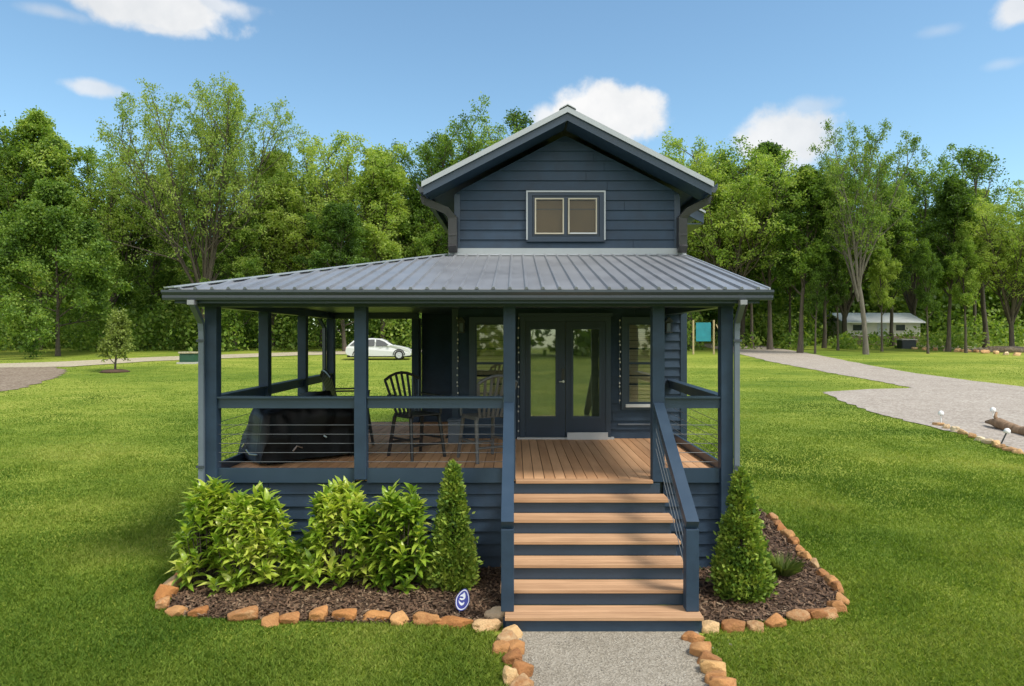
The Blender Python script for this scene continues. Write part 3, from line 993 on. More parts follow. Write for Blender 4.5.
# wall lanterns by the windows
for x in (-.93, 2.66):
    ln = MB().box(x - .05, x + .05, WY - .05, WY - .02, 3.05, 3.22).box(x - .055, x + .055, WY - .19, WY - .07, 2.98, 3.0).box(x - .065, x + .065, WY - .20, WY - .06, 3.17, 3.19)
    ln.prism([(x - .06, 3.19), (x + .06, 3.19), (x + .01, 3.25), (x - .01, 3.25)], 'y', WY - .19, WY - .07)
    for sx in (-.05, .042):
        for sy in (-.185, -.08): ln.box(x + sx, x + sx + .008, WY + sy, WY + sy + .008, 3.0, 3.17)
    lan = ln.build('wall_lantern', M['black'], house)
    MB().box(x - .03, x + .03, WY - .155, WY - .10, 3.0, 3.15).build('lamp_glass', M['spout'], lan)

# ---- porch downspouts
for xa, xb, ys_ in ((-3.80, -3.865, 0), (2.68, 2.735, 0)):
    o = MB().tube([(xa, EY - .0, 3.39), (xa, EY, 3.30), (xb, -.14, 3.10), (xb, -.115, 2.98), (xb, -.115, .12), (xb, -.25, .06)], .044, 4).build('downspout', M['spout'], house)
    MB().box(xa - .04, xa + .04, EY - .058, EY + .04, 3.29, 3.345).build('outlet', M['metal'], o)
    for z in (2.85, 1.3): MB().box(xb - .05, xb + .05, -.160, -.152, z, z + .03).build('strap', M['gutter'], o)
MB().tube([(-4.0, 5.4, 3.36), (-3.98, 5.5, 3.28), (-3.92, 5.64, 3.1), (-3.92, 5.66, .1)], .045, 4).build('downspout', M['gutter'], house)
MB().tube([(-1.985, 5.84, 3.30), (-1.985, 5.84, .25)], .045, 4).build('downspout', M['spout'], house)

# ------------------------------------------------------------------ foliage builders
def leaf_quads(pts, ln, wd, rng, up=0.25, outward=None):
    """One folded diamond per point: (N,3) -> verts, quads."""
    n = len(pts)
    d = rng.normal(0, 1, (n, 3)); d[:, 2] -= up
    if outward is not None: d = d * 0.7 + outward
    d /= np.linalg.norm(d, axis=1)[:, None] + 1e-9
    r = rng.normal(0, 1, (n, 3)); r[:, 2] += 0.6
    s = np.cross(d, r); s /= np.linalg.norm(s, axis=1)[:, None] + 1e-9
    L = (ln * rng.uniform(0.65, 1.3, n))[:, None]; W = (wd * rng.uniform(0.7, 1.25, n))[:, None]
    m = pts + d * L * .45
    v = np.stack([pts, m + s * W, pts + d * L, m - s * W], 1).reshape(-1, 3)
    return v, np.arange(n * 4).reshape(-1, 4)


class Tree:
    def __init__(s, seed):
        s.rnd = random.Random(seed); s.rng = np.random.default_rng(seed)
        s.mb = MB(); s.anch = []

    def path(s, p, d, L, n, wob, up, flare=0.0):
        p, d = Vector(p), Vector(d).normalized()
        pts = [p.copy()]
        for i in range(n):
            d = (d + Vector((s.rnd.gauss(0, wob), s.rnd.gauss(0, wob), s.rnd.gauss(0, wob) * .6 + up))).normalized()
            p = p + d * (L / n)
            pts.append(p.copy())
        return pts, d

    def side(s, d, ang, az):
        o = d.orthogonal().normalized()
        q = Matrix.Rotation(az, 3, d) @ o
        return (d * math.cos(ang) + q * math.sin(ang)).normalized()

    def branch(s, p, d, L, r, lvl, cfg):
        nseg = 5 if lvl <= 1 else (4 if lvl == 2 else 2)
        pts, de = s.path(p, d, L, nseg, cfg['wob'], cfg['up'] * (1.0 if lvl < 3 else .5))
        rr = [r * (1 - .78 * i / nseg) for i in range(nseg + 1)]
        s.mb.tube(pts, rr, 6 if lvl <= 1 else (5 if lvl == 2 else 3), cap=False)
        last = cfg['levels']
        if lvl >= last:
            for i in range(1, nseg + 1): s.anch.append((pts[i], 1.0))
            return
        nc = cfg['kids'][lvl]
        az = s.rnd.uniform(0, 6.28)
        for c in range(nc):
            t = cfg['t0'][lvl] + (1 - cfg['t0'][lvl]) * (c + s.rnd.uniform(.1, .9)) / nc
            i = min(int(t * nseg), nseg - 1); f = t * nseg - i
            q = pts[i].lerp(pts[i + 1], f)
            dd = (pts[i + 1] - pts[i]).normalized()
            az += 2.4 + s.rnd.uniform(-.4, .4)
            ang = R(s.rnd.uniform(*cfg['ang'][lvl]))
            ll = L * cfg['len'][lvl] * (1.15 - .75 * t) * s.rnd.uniform(.7, 1.2)
            s.branch(q, s.side(dd, ang, az), max(ll, .35), max(r * .5 * (1.1 - .5 * t), .012), lvl + 1, cfg)
        if lvl >= last - 1: s.anch.append((pts[-1], .8))
        if lvl == last - 1:
            for i in range(2, nseg + 1): s.anch.append((pts[i], .6))

    def leaves(s, per, sig, ln, wd, up=.25, thin=None):
        P = np.array([tuple(a) for a, _ in s.anch]); w = np.array([k for _, k in s.anch])
        cnt = np.maximum(1, (per * w * s.rng.uniform(.4, 1.5, len(w))).astype(int))
        if thin is not None:
            cnt = np.maximum(0, (cnt * np.clip(thin(P), 0, 3)).astype(int))
        pts = np.repeat(P, cnt, 0)
        pts = pts + s.rng.normal(0, sig, pts.shape) * np.array([1, 1, .75])
        return leaf_quads(pts, ln, wd, s.rng, up)


def finish_tree(name, T, v, f, lm, bm):
    root = empty(name)
    T.mb.build('trunk', bm, root, smooth=True)
    np_mesh('crown', v, f, lm, root)
    return root


def tree_oval(name, seed, H, bare, width, limbs, lm, bm, per, ln=.30, up=.05, ang=(45, 75), shape=1.0, sig=.34, lean=0.03):
    ln *= .80; per *= 1.75; sig *= .72
    T = Tree(seed)
    pts, _ = T.path((0, 0, -.2), (T.rnd.uniform(-lean, lean), T.rnd.uniform(-lean, lean), 1), H * .96, 9, .035, .02)
    r0 = H * .0098 + .03
    T.mb.tube(pts, [r0 * 1.45] + [r0 * (1 - .93 * (i / 9)) for i in range(1, 10)], 8, cap=False)
    cfg = dict(levels=3, wob=.10, up=up, kids={1: 6, 2: 4}, t0={1: .22, 2: .25}, ang={1: (28, 52), 2: (26, 56)}, len={1: .58, 2: .66})
    az = 0
    for i in range(limbs):
        t = bare + (1 - bare) * ((i + T.rnd.uniform(0, .9)) / limbs) * .97
        k = min(int(t * 9), 8); q = pts[k].lerp(pts[k + 1], t * 9 - k)
        az += 2.4 + T.rnd.uniform(-.5, .5)
        u = (t - bare) / (1 - bare)
        prof = (math.sin(math.pi * min(1, (u * .80 + .20)) ** .85) ** .8 * shape + (1 - shape) * (1 - u)) + .10
        L = H * width * prof * T.rnd.uniform(.75, 1.2)
        a = R(T.rnd.uniform(*ang)) * (1 - .45 * u)
        d = T.side(Vector((0, 0, 1)), a, az)
        T.branch(q, d, L, r0 * .42 * (1.05 - .7 * u), 1, cfg)
    v, f = T.leaves(per, sig, ln, ln * .30)
    return finish_tree(name, T, v, f, lm, bm)


def tree_vase(name, seed, H, fork, limbs, spread, lm, bm, per, ln=.28, sig=.30, levels=3, sub=8):
    ln *= .85; per *= 1.4; sig *= .75
    T = Tree(seed)
    pts, d = T.path((0, 0, -.2), (0, 0, 1), H * fork + .2, 4, .03, .02)
    r0 = H * .0115 + .03
    T.mb.tube(pts, [r0 * 1.5, r0 * 1.05, r0, r0 * .95, r0 * .9], 9, cap=False)
    cfg = dict(levels=levels, wob=.055, up=.035, kids={1: sub, 2: 5}, t0={1: .22, 2: .2}, ang={1: (24, 48), 2: (28, 58)}, len={1: .42, 2: .50})
    for i in range(limbs):
        az = 6.283 * i / limbs + T.rnd.uniform(-.35, .35)
        a = R(T.rnd.uniform(.45, 1.0) * spread) if i else R(4)
        dd = T.side(Vector((0, 0, 1)), a, az)
        T.branch(pts[-1] - Vector((0, 0, T.rnd.uniform(0, H * .10))), dd, H * (1 - fork) * T.rnd.uniform(.86, 1.04), r0 * .55, 1, cfg)
    v, f = T.leaves(per, sig, ln, ln * .30)
    return finish_tree(name, T, v, f, lm, bm)


PROTO = {}
PROTO['oval_a'] = tree_oval('deciduous_tree', 11, 20, .14, .27, 24, M['leaf_a'], M['bark'], 17, up=.15, ang=(32, 58), sig=.28)
PROTO['oval_b'] = tree_vase('deciduous_tree', 12, 20, .16, 13, 23, M['leaf_a'], M['bark'], 22, ln=.28, sub=11, sig=.34)
PROTO['oval_c'] = tree_oval('deciduous_tree', 13, 20, .10, .24, 24, M['leaf_b'], M['bark'], 18, up=.06, ang=(40, 70))
PROTO['tall_a'] = tree_oval('deciduous_tree', 21, 20, .27, .20, 24, M['leaf_b'], M['bark'], 17, up=.15, ang=(32, 60), sig=.27)
PROTO['tall_b'] = tree_vase('deciduous_tree', 22, 20, .24, 11, 22, M['leaf_a'], M['bark'], 22, ln=.28, sub=11, sig=.34)
PROTO['tall_c'] = tree_oval('deciduous_tree', 23, 20, .32, .18, 20, M['leaf_a'], M['bark'], 16, up=.14, ang=(32, 60), sig=.27)
PROTO['vase'] = tree_vase('deciduous_tree', 37, 21, .22, 17, 31, M['leaf_b'], M['bark'], 17, ln=.24, sub=12)
PROTO['vase_b'] = tree_vase('deciduous_tree', 35, 21, .33, 10, 26, M['leaf_b'], M['bark_pale'], 22, ln=.24, sub=9)
PROTO['maple'] = tree_oval('maple_tree', 41, 14, .14, .36, 26, M['leaf_b'], M['bark'], 25, up=.0, ang=(55, 85), shape=.55, sig=.36)
PROTO['spire'] = tree_vase('deciduous_tree', 51, 20, .15, 9, 16, M['leaf_a'], M['bark'], 20, ln=.26, sub=12, sig=.30)
PROTO['bare'] = tree_oval('sparse_tree', 61, 20, .30, .20, 16, M['leaf_b'], M['bark'], 3, up=.10, ang=(35, 62), shape=.7)
used = set()
PH = {}
for k_, o_ in PROTO.items():
    for c_ in kids(o_):
        if c_.name.startswith('crown'):
            zz_ = np.empty(len(c_.data.vertices) * 3, np.float32); c_.data.vertices.foreach_get('co', zz_)
            PH[k_] = float(np.percentile(zz_[2::3], 99.8))
trnd = random.Random(99)


def plant(kind, px, d, top, label, group=None, wide=1.0, cat='tree'):
    x, y = spot_x(px, d)
    z = ground_z(y)
    H = (CAM_Z + (VY - top) / F * d) - z
    if kind in used:
        o = copy_tree(PROTO[kind])
    else:
        o = PROTO[kind]; used.add(kind)
    s = H / PH[kind]
    o.location = (x, y, z); o.rotation_euler = (0, 0, trnd.uniform(0, 6.28)); o.scale = (s * wide, s * wide, s)
    tag(o, label, cat, group)
    return o


GL, GR = 'trees of the left treeline', 'trees of the right treeline'
LEFT = [
    ('vase', 203, 60, 90, 'tall spreading tree with a fan of bare limbs, highest crown left of the house', .80),
    ('maple', 58, 54, 186, 'broad dense green maple with low crown at the left edge', 1.0),
    ('oval_a', 38, 63, 116, 'tall yellow green tree rising straight behind the broad maple', 1.05),
    ('oval_b', -12, 62, 122, 'tall tree cut off by the left edge of the photo', 1.1),
    ('oval_b', 100, 66, 150, 'tall tree between the broad maple and the fan shaped tree', 1.1),
    ('oval_c', 150, 68, 178, 'dark green tree low behind the pale young sapling', 1.1),
    ('oval_a', 272, 65, 152, 'yellow green tree just right of the fan shaped tree', 1.0),
    ('oval_b', 322, 66, 142, 'bushy yellow green tree above the middle of the porch roof slope', 1.15),
    ('vase', 300, 70, 168, 'forked tree half hidden behind the bushy tree above the porch roof', .9),
    ('oval_a', 382, 64, 152, 'yellow green tree standing left of the upstairs wall', 1.1),
    ('spire', 434, 68, 128, 'narrow pointed tree touching the left eave of the upper roof', 1.1),
    ('spire', 468, 70, 114, 'tallest narrow pointed tree beside the left roof slope', 1.0),
    ('bare', 528, 74, 112, 'bare twiggy treetop showing over the left roof slope', 1.0),
    ('oval_c', 235, 62, 215, 'low dense tree behind the left end of the porch', 1.2),
    ('oval_c', 345, 60, 205, 'low dense tree behind the white car', 1.2),
    ('oval_c', 415, 66, 190, 'low dense tree beside the left downspout of the upper wall', 1.1),
    ('oval_c', -55, 58, 160, 'dense tree just outside the left edge of the photo', 1.2),
]
RIGHT = [
    ('tall_b', 690, 66, 146, 'tree rising directly behind the right eave of the upper roof', 1.1),
    ('tall_b', 726, 62, 139, 'tall leafy tree first to the right of the upper roof', 1.1),
    ('tall_a', 770, 63, 144, 'dark leafy tree below the right hand cloud', 1.05),
    ('tall_c', 800, 58, 168, 'straight trunked tree to the left of the white roofed building', 1.2),
    ('tall_a', 824, 66, 180, 'slender dark tree between the cloud tree and the tall forked tree', 1.0),
    ('vase_b', 866, 56, 124, 'tall forked tree with pale trunk and open crown before the white roofed building', .78),
    ('tall_b', 914, 76, 160, 'yellow green tree right of the tall forked tree', 1.1),
    ('tall_c', 948, 60, 178, 'slim tree behind the dark utility box on the right', 1.1),
    ('bare', 986, 66, 146, 'sparse twiggy tree standing highest near the right edge', 1.1),
    ('tall_b', 1012, 60, 192, 'yellow green tree below the sparse twiggy tree', 1.2),
    ('tall_a', 1050, 58, 185, 'leafy tree cut off by the right edge of the photo', 1.2),
    ('tall_a', 892, 70, 190, 'dark tree deeper in the wood behind the white roofed building', 1.1),
    ('tall_c', 752, 66, 190, 'thin straight tree at the top end of the gravel driveway', 1.0),
    ('tall_a', 975, 72, 190, 'dark tree deeper in the wood behind the sparse twiggy tree', 1.1),
    ('tall_c', 882, 60, 235, 'short slender tree close beside the pale forked trunk', .8),
    ('tall_c', 928, 57, 240, 'short thin tree between the dark box and the forked tree', .8),
    ('tall_a', 700, 72, 170, 'dark tree behind the teal panel', 1.1),
    ('tall_c', 790, 68, 200, 'thin tree between the straight trunked tree and the dark leafy tree', .9),
    ('tall_b', 742, 70, 160, 'yellow green tree deeper in the wood beyond the driveway top', 1.1),
    ('tall_b', 845, 72, 170, 'yellow green tree deep in the wood left of the tall forked tree', 1.1),
    ('tall_c', 966, 58, 225, 'short slim tree between the dark box and the right edge', .85),
    ('tall_c', 815, 57, 245, 'small thin tree right beside the driveway bend', .8),
    ('tall_c', 838, 62, 230, 'short slim tree in front of the left end of the white roofed building', .8),
]
for kind, px, d, top, lab, wd in LEFT: plant(kind, px, d, top, lab, GL, wd)
for kind, px, d, top, lab, wd in RIGHT: plant(kind, px, d, top, lab, GR, wd)


# ------------------------------------------------------------------ woods and undergrowth that read as one mass
def blobs(lst, per_m2, ln, rng):
    V = []
    for (cx, cy, cz, rx, ry, rz) in lst:
        n = int(per_m2 * 4 * math.pi * ((rx * ry + rx * rz + ry * rz) / 3))
        d = rng.normal(0, 1, (n, 3)); d /= np.linalg.norm(d, axis=1)[:, None]
        rad = rng.uniform(.55, 1.08, n) ** .7
        lump = 1 + .18 * np.sin(d[:, 0] * 5 + cx) * np.sin(d[:, 2] * 6 + cy)
        V.append(np.array([cx, cy, cz]) + d * np.array([rx, ry, rz]) * (rad * lump)[:, None])
    return leaf_quads(np.concatenate(V), ln, ln * .33, rng)


rng = np.random.default_rng(5)
bl = []
for i in range(170):
    x = rng.uniform(-75, 75); d = rng.uniform(76, 98); y = d + CAM_Y
    side = 1 if x > 14 else 0
    h = rng.uniform(9, 14) if side else rng.uniform(12, 17)
    rr_ = rng.uniform(2.6, 4.5)
    if .43 < x / d < .62 and d < 88: d = 90; x = x * 1.1; y = d + CAM_Y
    bl.append((x, y, ground_z(y) + h - rr_ * 1.4, rr_, rr_, rr_ * 1.7))
    bl.append((x + rng.uniform(-2, 2), y + 2, ground_z(y) + h * .35, rr_ * 1.2, rr_, h * .38))
v, f = blobs(bl, 3.0, .62, rng)
tag(np_mesh('woods', v, f, M['leaf_w']), 'deep green woodland closing the view behind the nearer trees', 'woods', kind='stuff')
bl = []
for i in range(60):
    a = rng.uniform(-1.5, 1.5); d = rng.uniform(70, 95)
    x, y = math.sin(a) * d, -d * math.cos(a) - 8
    h = rng.uniform(10, 16); rr_ = rng.uniform(4, 7)
    bl.append((x, y, h * .5, rr_, rr_, h * .55))
v2, f2 = blobs(bl, .55, 1.6, rng)
tag(np_mesh('woods', v2, f2, M['leaf_w']), 'woodland behind the viewer mirrored in the door glass', 'woods', kind='stuff')
bl = []
for i in range(150):
    px = rng.uniform(-80, 690); d = rng.uniform(60, 73)
    x, y = spot_x(px, d); r1 = rng.uniform(.9, 2.2)
    if 330 < px < 430 and d < 62: continue
    bl.append((x, y, ground_z(y) + r1 * .8, r1 * 1.3, r1, r1 * rng.uniform(1.0, 1.9)))
for i in range(150):
    px = rng.uniform(690, 1110); d = rng.uniform(63, 82)
    x, y = spot_x(px, d); r1 = rng.uniform(.4, 1.1) if d < 70 else rng.uniform(.8, 2.2)
    if 832 < px < 928 and d > 71: continue
    if 832 < px < 928: r1 = min(max(r1, .70), 1.0)
    if 688 < px < 722: continue
    bl.append((x, y, ground_z(y) + r1 * .6, r1 * 1.5, r1, r1 * rng.uniform(.8, 1.3)))
v, f = blobs(bl, 7, .36, rng)
tag(np_mesh('undergrowth', v, f, M['leaf_b']), 'leafy undergrowth filling the foot of both treelines', 'undergrowth', kind='stuff')

# ------------------------------------------------------------------ pale young sapling in its mulch ring
T = Tree(71)
sx, sy = spot(115, 372)
cfg = dict(levels=3, wob=.10, up=.08, kids={1: 6, 2: 4}, t0={1: .2, 2: .2}, ang={1: (30, 55), 2: (30, 60)}, len={1: .5, 2: .5})
pts, _ = T.path((0, 0, -.05), (0.04, 0, 1), 3.15, 6, .04, .02)
T.mb.tube(pts, [.07, .055, .045, .035, .026, .018, .01], 7, cap=False)
az = 0
for i in range(15):
    t = .13 + .84 * (i + .5) / 15
    k = min(int(t * 6), 5); az += 2.4
    T.branch(pts[k].lerp(pts[k + 1], t * 6 - k), T.side(Vector((0, 0, 1)), R(64 - 40 * t), az), 1.15 * max(.02, 1.0 - t) ** 1.25 + .07, .025, 1, cfg)
v, f = T.leaves(7, .07, .13, .04)
sap = finish_tree('sapling', T, v, f, M['leaf_sap'], M['bark'])
sap.location = (sx, sy, ground_z(sy)); tag(sap, 'pale green young tree in a ring of mulch on the left lawn', 'sapling')
ring = MB()
prof = [(.02, .16), (.35, .15), (.62, .10), (.80, .0)]
ring.lathe(prof, (0, 0, 0), 22)
rg = ring.build('mulch_ring', M['mulch'], None, True)
rg.location = (sx, sy, ground_z(sy) + .0)
tag(rg, 'low mound of brown mulch round the foot of the young tree', 'mulch ring')

# ------------------------------------------------------------------ bed shrubs
def blade_leaf(base, d, nrm, L, W, droop, rng):
    """Six-vertex folded, drooping leaf."""
    d = d / (np.linalg.norm(d) + 1e-9)
    s = np.cross(d, nrm); s /= np.linalg.norm(s) + 1e-9
    n = np.cross(s, d)
    p1 = base + d * L * .38 + n * L * .05
    p2 = base + d * L * .72 - n * L * droop * .35
    tip = base + d * L - n * L * droop
    fold = n * W * .35
    return [base, p1 - s * W + fold, p1, p1 + s * W + fold, p2 - s * W * .72 + fold, p2, p2 + s * W * .72 + fold, tip]


LF = [(0, 1, 2), (0, 2, 3), (7, 5, 4), (7, 6, 5)]
LQ = [(1, 4, 5, 2), (2, 5, 6, 3)]


def laurel(seed, rx, ry, H, tips):
    rng = np.random.default_rng(seed)
    root = empty('laurel_shrub')
    st = MB(); V = []
    for i in range(tips):
        # tips spread over a lumpy upright dome
        a = rng.uniform(0, 2 * np.pi); u = rng.uniform(0, 1)
        zz = H * (.10 + .86 * u ** .75) * rng.uniform(.86, 1.08)
        prof = (1 - (zz / (H * 1.12)) ** 2.6) ** .55 if zz < H * 1.1 else .1
        prof *= (.82 + .18 * math.sin(3 * a + seed)) * rng.uniform(.55, 1.04)
        tip = np.array([math.cos(a) * rx * prof, math.sin(a) * ry * prof, zz])
        b0 = np.array([tip[0] * .2, tip[1] * .2, .02])
        mid = b0 * .45 + tip * .55 + np.array([tip[0] * .15, tip[1] * .15, -.05])
        st.tube([b0, mid, tip], [.010, .007, .003], 4, cap=False)
        ax = tip - mid; ax /= np.linalg.norm(ax); ax = ax + np.array([0, 0, .55]) + rng.normal(0, .15, 3); ax /= np.linalg.norm(ax)
        o = np.cross(ax, [1, .3, .2]); o /= np.linalg.norm(o); c = np.cross(ax, o)
        nl = rng.integers(9, 14)
        for k in range(nl):
            f = k / nl
            az = k * 2.4 + rng.uniform(-.3, .3)
            el = R(15 + 62 * (1 - f) + rng.uniform(-10, 10))
            dd = ax * math.cos(el) + (o * math.cos(az) + c * math.sin(az)) * math.sin(el)
            base = tip - ax * (.15 * (1 - f))
            V += blade_leaf(base, dd, ax, rng.uniform(.11, .195), rng.uniform(.025, .038), rng.uniform(.12, .50), rng)
    V = np.array(V); n = len(V) // 8
    tri = (np.arange(n)[:, None, None] * 8 + np.array(LF)[None]).reshape(-1, 3)
    qd = (np.arange(n)[:, None, None] * 8 + np.array(LQ)[None]).reshape(-1, 4)
    st.build('stems', M['bark'], root)
    np_mesh('foliage', V, [tri, qd], M['laurel'], root, smooth=False)
    return root


for seed, x, y, rx, ry, H, tips, lab in (
        (1, -3.62, -.45, .42, .42, 1.16, 130, 'leafy bright green laurel at the left corner of the porch'),
        (2, -3.08, -.58, .46, .48, 1.08, 165, 'wide bright green laurel second from the left corner of the porch'),
        (3, -2.04, -.52, .43, .46, 1.12, 150, 'bright green laurel below the middle porch post'),
        (4, -1.36, -.54, .46, .46, 1.10, 150, 'bright green laurel next to the cone shaped conifer'),
        (5, -2.52, -.55, .22, .26, .50, 36, 'smallest low laurel filling the gap in the laurel row')):
    o = laurel(seed, rx, ry, H, tips)
    o.location = (x, y, .01)
    tag(o, lab, 'shrub', 'laurels in the left bed')


def conifer(seed, rad, H, lab, x, y):
    rng = np.random.default_rng(seed)
    root = empty('conifer_shrub')
    MB().tube([(0, 0, -.02), (0, 0, H * .9)], [.03, .006], 7).build('trunk', M['bark'], root)
    # lumpy cone of many small upright sprays
    nl = 300
    u = rng.uniform(0, 1, nl) ** 1.25; a = rng.uniform(0, 2 * np.pi, nl)
    zl = .04 + u * (H - .10)
    rl = rad * (1 - u) ** .8 * (.55 + .45 * np.minimum(1, u * 9 + .35)) + .012
    c = np.stack([np.cos(a) * rl, np.sin(a) * rl, zl], 1)
    per = 46
    P = np.repeat(c, per, 0); n = len(P)
    out = np.stack([np.cos(np.repeat(a, per)), np.sin(np.repeat(a, per)), np.full(n, .55)], 1)
    lr = np.repeat(np.clip(.064 * (1.15 - .65 * u), .02, 1), per)[:, None]
    P = P + rng.normal(0, .62, (n, 3)) * lr * np.array([1, 1, 1.15]) - out * lr * .3
    v, f = leaf_quads(P, .058, .017, rng, -.5, out)
    # a few upright leader shoots
    m = 260
    P2 = np.stack([rng.normal(0, .012, m), rng.normal(0, .012, m), H - .14 + rng.uniform(0, .14, m)], 1)
    v2, f2 = leaf_quads(P2, .04, .009, rng, -1.5)
    np_mesh('foliage', np.concatenate([v, v2]), np.concatenate([f, f2 + len(v)]), M['conifer'], root)
    root.location = (x, y, .01)
    tag(root, lab, 'conifer', 'cone shaped conifers beside the stairs')


conifer(1, .235, 1.45, 'narrow cone shaped conifer in mulch left of the stairs', -.72, -.62)
conifer(2, .275, 1.42, 'wider cone shaped conifer in mulch right of the stairs', 2.54, -.90)

# ornamental grass tuft
rng = np.random.default_rng(8)
V = []
for i in range(230):
    a = rng.uniform(0, 6.28); l = rng.uniform(.15, .34); e = rng.uniform(.25, 1.0)
    d = np.array([math.cos(a) * e, math.sin(a) * e, 1.0]); d /= np.linalg.norm(d)
    b = np.array([math.cos(a), math.sin(a), 0]) * rng.uniform(0, .07)
    s = np.array([-math.sin(a), math.cos(a), 0]) * .0035
    m1 = b + d * l * .6; t = b + d * l + np.array([math.cos(a), math.sin(a), -.7]) * l * .22 * e
    V += [b - s, b + s, m1 + s, t, m1 - s]
tf = np_mesh('grass_tuft', np.array(V), np.arange(len(V)).reshape(-1, 5), M['tuft'])
tf.location = (3.24, -.28, .015)
tag(tf, 'spiky green ornamental grass tuft in the right bed', 'grass tuft')

# ------------------------------------------------------------------ edging stones, each one its own
def stone_mesh(seed):
    bm = bmesh.new()
    bmesh.ops.create_icosphere(bm, subdivisions=4, radius=1.0)
    o = Vector((seed * 7.3, seed * 3.1, seed))
    for v in bm.verts:
        p = v.co.copy()
        b = Vector([math.copysign(abs(c) ** .72, c) for c in p])      # squarer, field-stone like
        k = 1 + .34 * mnoise.noise(p * 1.0 + o) + .16 * mnoise.noise(p * 2.4 + o) + .06 * mnoise.noise(p * 6 + o)
        k = min(k, 1.16 + .05 * mnoise.noise(p * 4 + o * 2))
        v.co = b * k
    pr_ = random.Random(seed * 17 + 3)
    for _ in range(9):                                  # chipped faces
        nn = Vector((pr_.gauss(0, 1), pr_.gauss(0, 1), pr_.gauss(0, .8))).normalized()
        dd = pr_.uniform(.62, .86)
        for v in bm.verts:
            e_ = v.co.dot(nn) - dd
            if e_ > 0: v.co -= nn * e_ * .88
    for v in bm.verts: v.co *= 1.12 + .035 * mnoise.noise(v.co * 7 + o)
    me = bpy.data.meshes.new('edging_stone')
    for f in bm.faces: f.smooth = True
    bm.to_mesh(me); bm.free()
    me.materials.append(M['stone'])
    return me


SM = [stone_mesh(i) for i in range(9)]
srnd = random.Random(12)
ORD = ['first', 'second', 'third', 'fourth', 'fifth', 'sixth', 'seventh', 'eighth', 'ninth', 'tenth', 'eleventh', 'twelfth', 'thirteenth', 'fourteenth', 'fifteenth', 'sixteenth', 'seventeenth', 'eighteenth', 'nineteenth', 'twentieth']
WARM = [(1, 1, 1), (1.05, .95, .8), (.9, .85, .8), (1.1, 1.05, 1.0)]


def stone(x, y, L, W, H, ang, label, group, tint=None, name='edging_stone', cat='stone'):
    o = bpy.data.objects.new(name, SM[srnd.randrange(len(SM))])
    COL.objects.link(o)
    z = ground_z(y)
    q_ = srnd.uniform(.82, 1.15)
    o.location = (x, y, z + H * .24 * q_)
    o.scale = (L / 2 * srnd.uniform(.95, 1.1), W / 2 * q_ * 1.05, H / 2 * 1.3 * q_)
    o.rotation_euler = (srnd.uniform(-.15, .15), srnd.uniform(-.12, .12), ang + srnd.uniform(-.25, .25))
    t = tint or WARM[srnd.randrange(4)]
    if tint: t = tuple(1 + (c - 1) * .6 for c in tint)
    o.color = (*t, 1)
    return tag(o, label, cat, group)


# left bed, front row: photo centres and widths (pixels)
row = [(487, 630, 26), (456, 626, 32), (427, 624, 26), (400, 623, 20), (373, 620, 26), (345, 619, 26), (319, 619, 19), (290, 622, 20), (272, 624, 16), (244, 619, 30), (199, 616, 20), (177, 616, 22), (163, 608, 14)]
for i, (px, py, w) in enumerate(row):
    x, y = spot(px, py)
    L = w / F * (y - CAM_Y) * 1.02
    stone(x, y, L * 1.0, .16, .115, 0, f'{ORD[i]} stone from the stairs along the front edge of the left bed', 'stones edging the left bed', (1.5, 1.7, 1.9) if i == 3 else None)
row = [(163, 599, 13), (172, 591, 14), (180, 583, 12)]
for i, (px, py, w) in enumerate(row):
    x, y = spot(px, py)
    stone(x, y, .26, .17, .15, 1.3, f'{ORD[i]} stone up the left end of the left bed from its front corner', 'stones edging the left bed')
# right bed front
row = [(711, 630, 20, (1.6, 2.4, 3.6)), (735, 629, 24, None), (756, 629, 15, None), (775, 626, 19, None), (801, 621, 24, None), (818, 618, 20, None), (829, 617, 16, None), (837, 611, 14, None)]
for i, (px, py, w, t) in enumerate(row):
    x, y = spot(px, py)
    L = w / F * (y - CAM_Y) * 1.02
    stone(x, y, L * 1.0, .16, .115, .05, 'round pale grey stone at the stairs end of the right bed' if i == 0 else f'{ORD[i]} stone from the stairs along the front edge of the right bed', 'stones edging the right bed', t)
row = [(841, 602), (837, 591), (830, 584), (822, 577), (814, 568), (806, 560), (800, 552), (794, 545), (788, 538), (782, 532), (777, 526), (772, 520)]
for i, (px, py) in enumerate(row):
    x, y = spot(px, py)
    stone(x, y, .25, .13, .11, 1.45, f'{ORD[i]} stone from the front along the outer side of the right bed', 'stones edging the right bed', (1.2, 1.3, 1.3) if i in (2, 5, 8) else None)
# path edges
row = [(513, 637, (1.6, 2.4, 3.4), 20), (507, 645, None, 24), (504, 652, None, 22), (516, 652, None, 18), (513, 664, None, 22), (519, 677, None, 22), (510, 683, (1.5, 2.2, 3.0), 14), (521, 692, None, 24)]
for i, (px, py, t, w) in enumerate(row):
    x, y = spot(px, py)
    stone(x, y, w / F * (y - CAM_Y), .15, .13, .4 * (i % 2), f'{ORD[i]} stone from the stairs along the left side of the gravel path', 'stones edging the gravel path', t)
row = [(694, 641, None, 20), (701, 655, None, 22), (707, 664, None, 24), (714, 674, (1.3, 1.6, 1.7), 24), (717, 683, None, 20), (724, 693, None, 24)]
for i, (px, py, t, w) in enumerate(row):
    x, y = spot(px, py)
    stone(x, y, w / F * (y - CAM_Y), .16, .13, -.4, f'{ORD[i]} stone from the stairs along the right side of the gravel path', 'stones edging the gravel path', t)
x, y = spot(499, 621)
stone(x, y, .27, .14, .13, .0, 'flat pale grey stone against the left foot of the stairs', 'stones edging the left bed', (1.1, 1.9, 3.8))

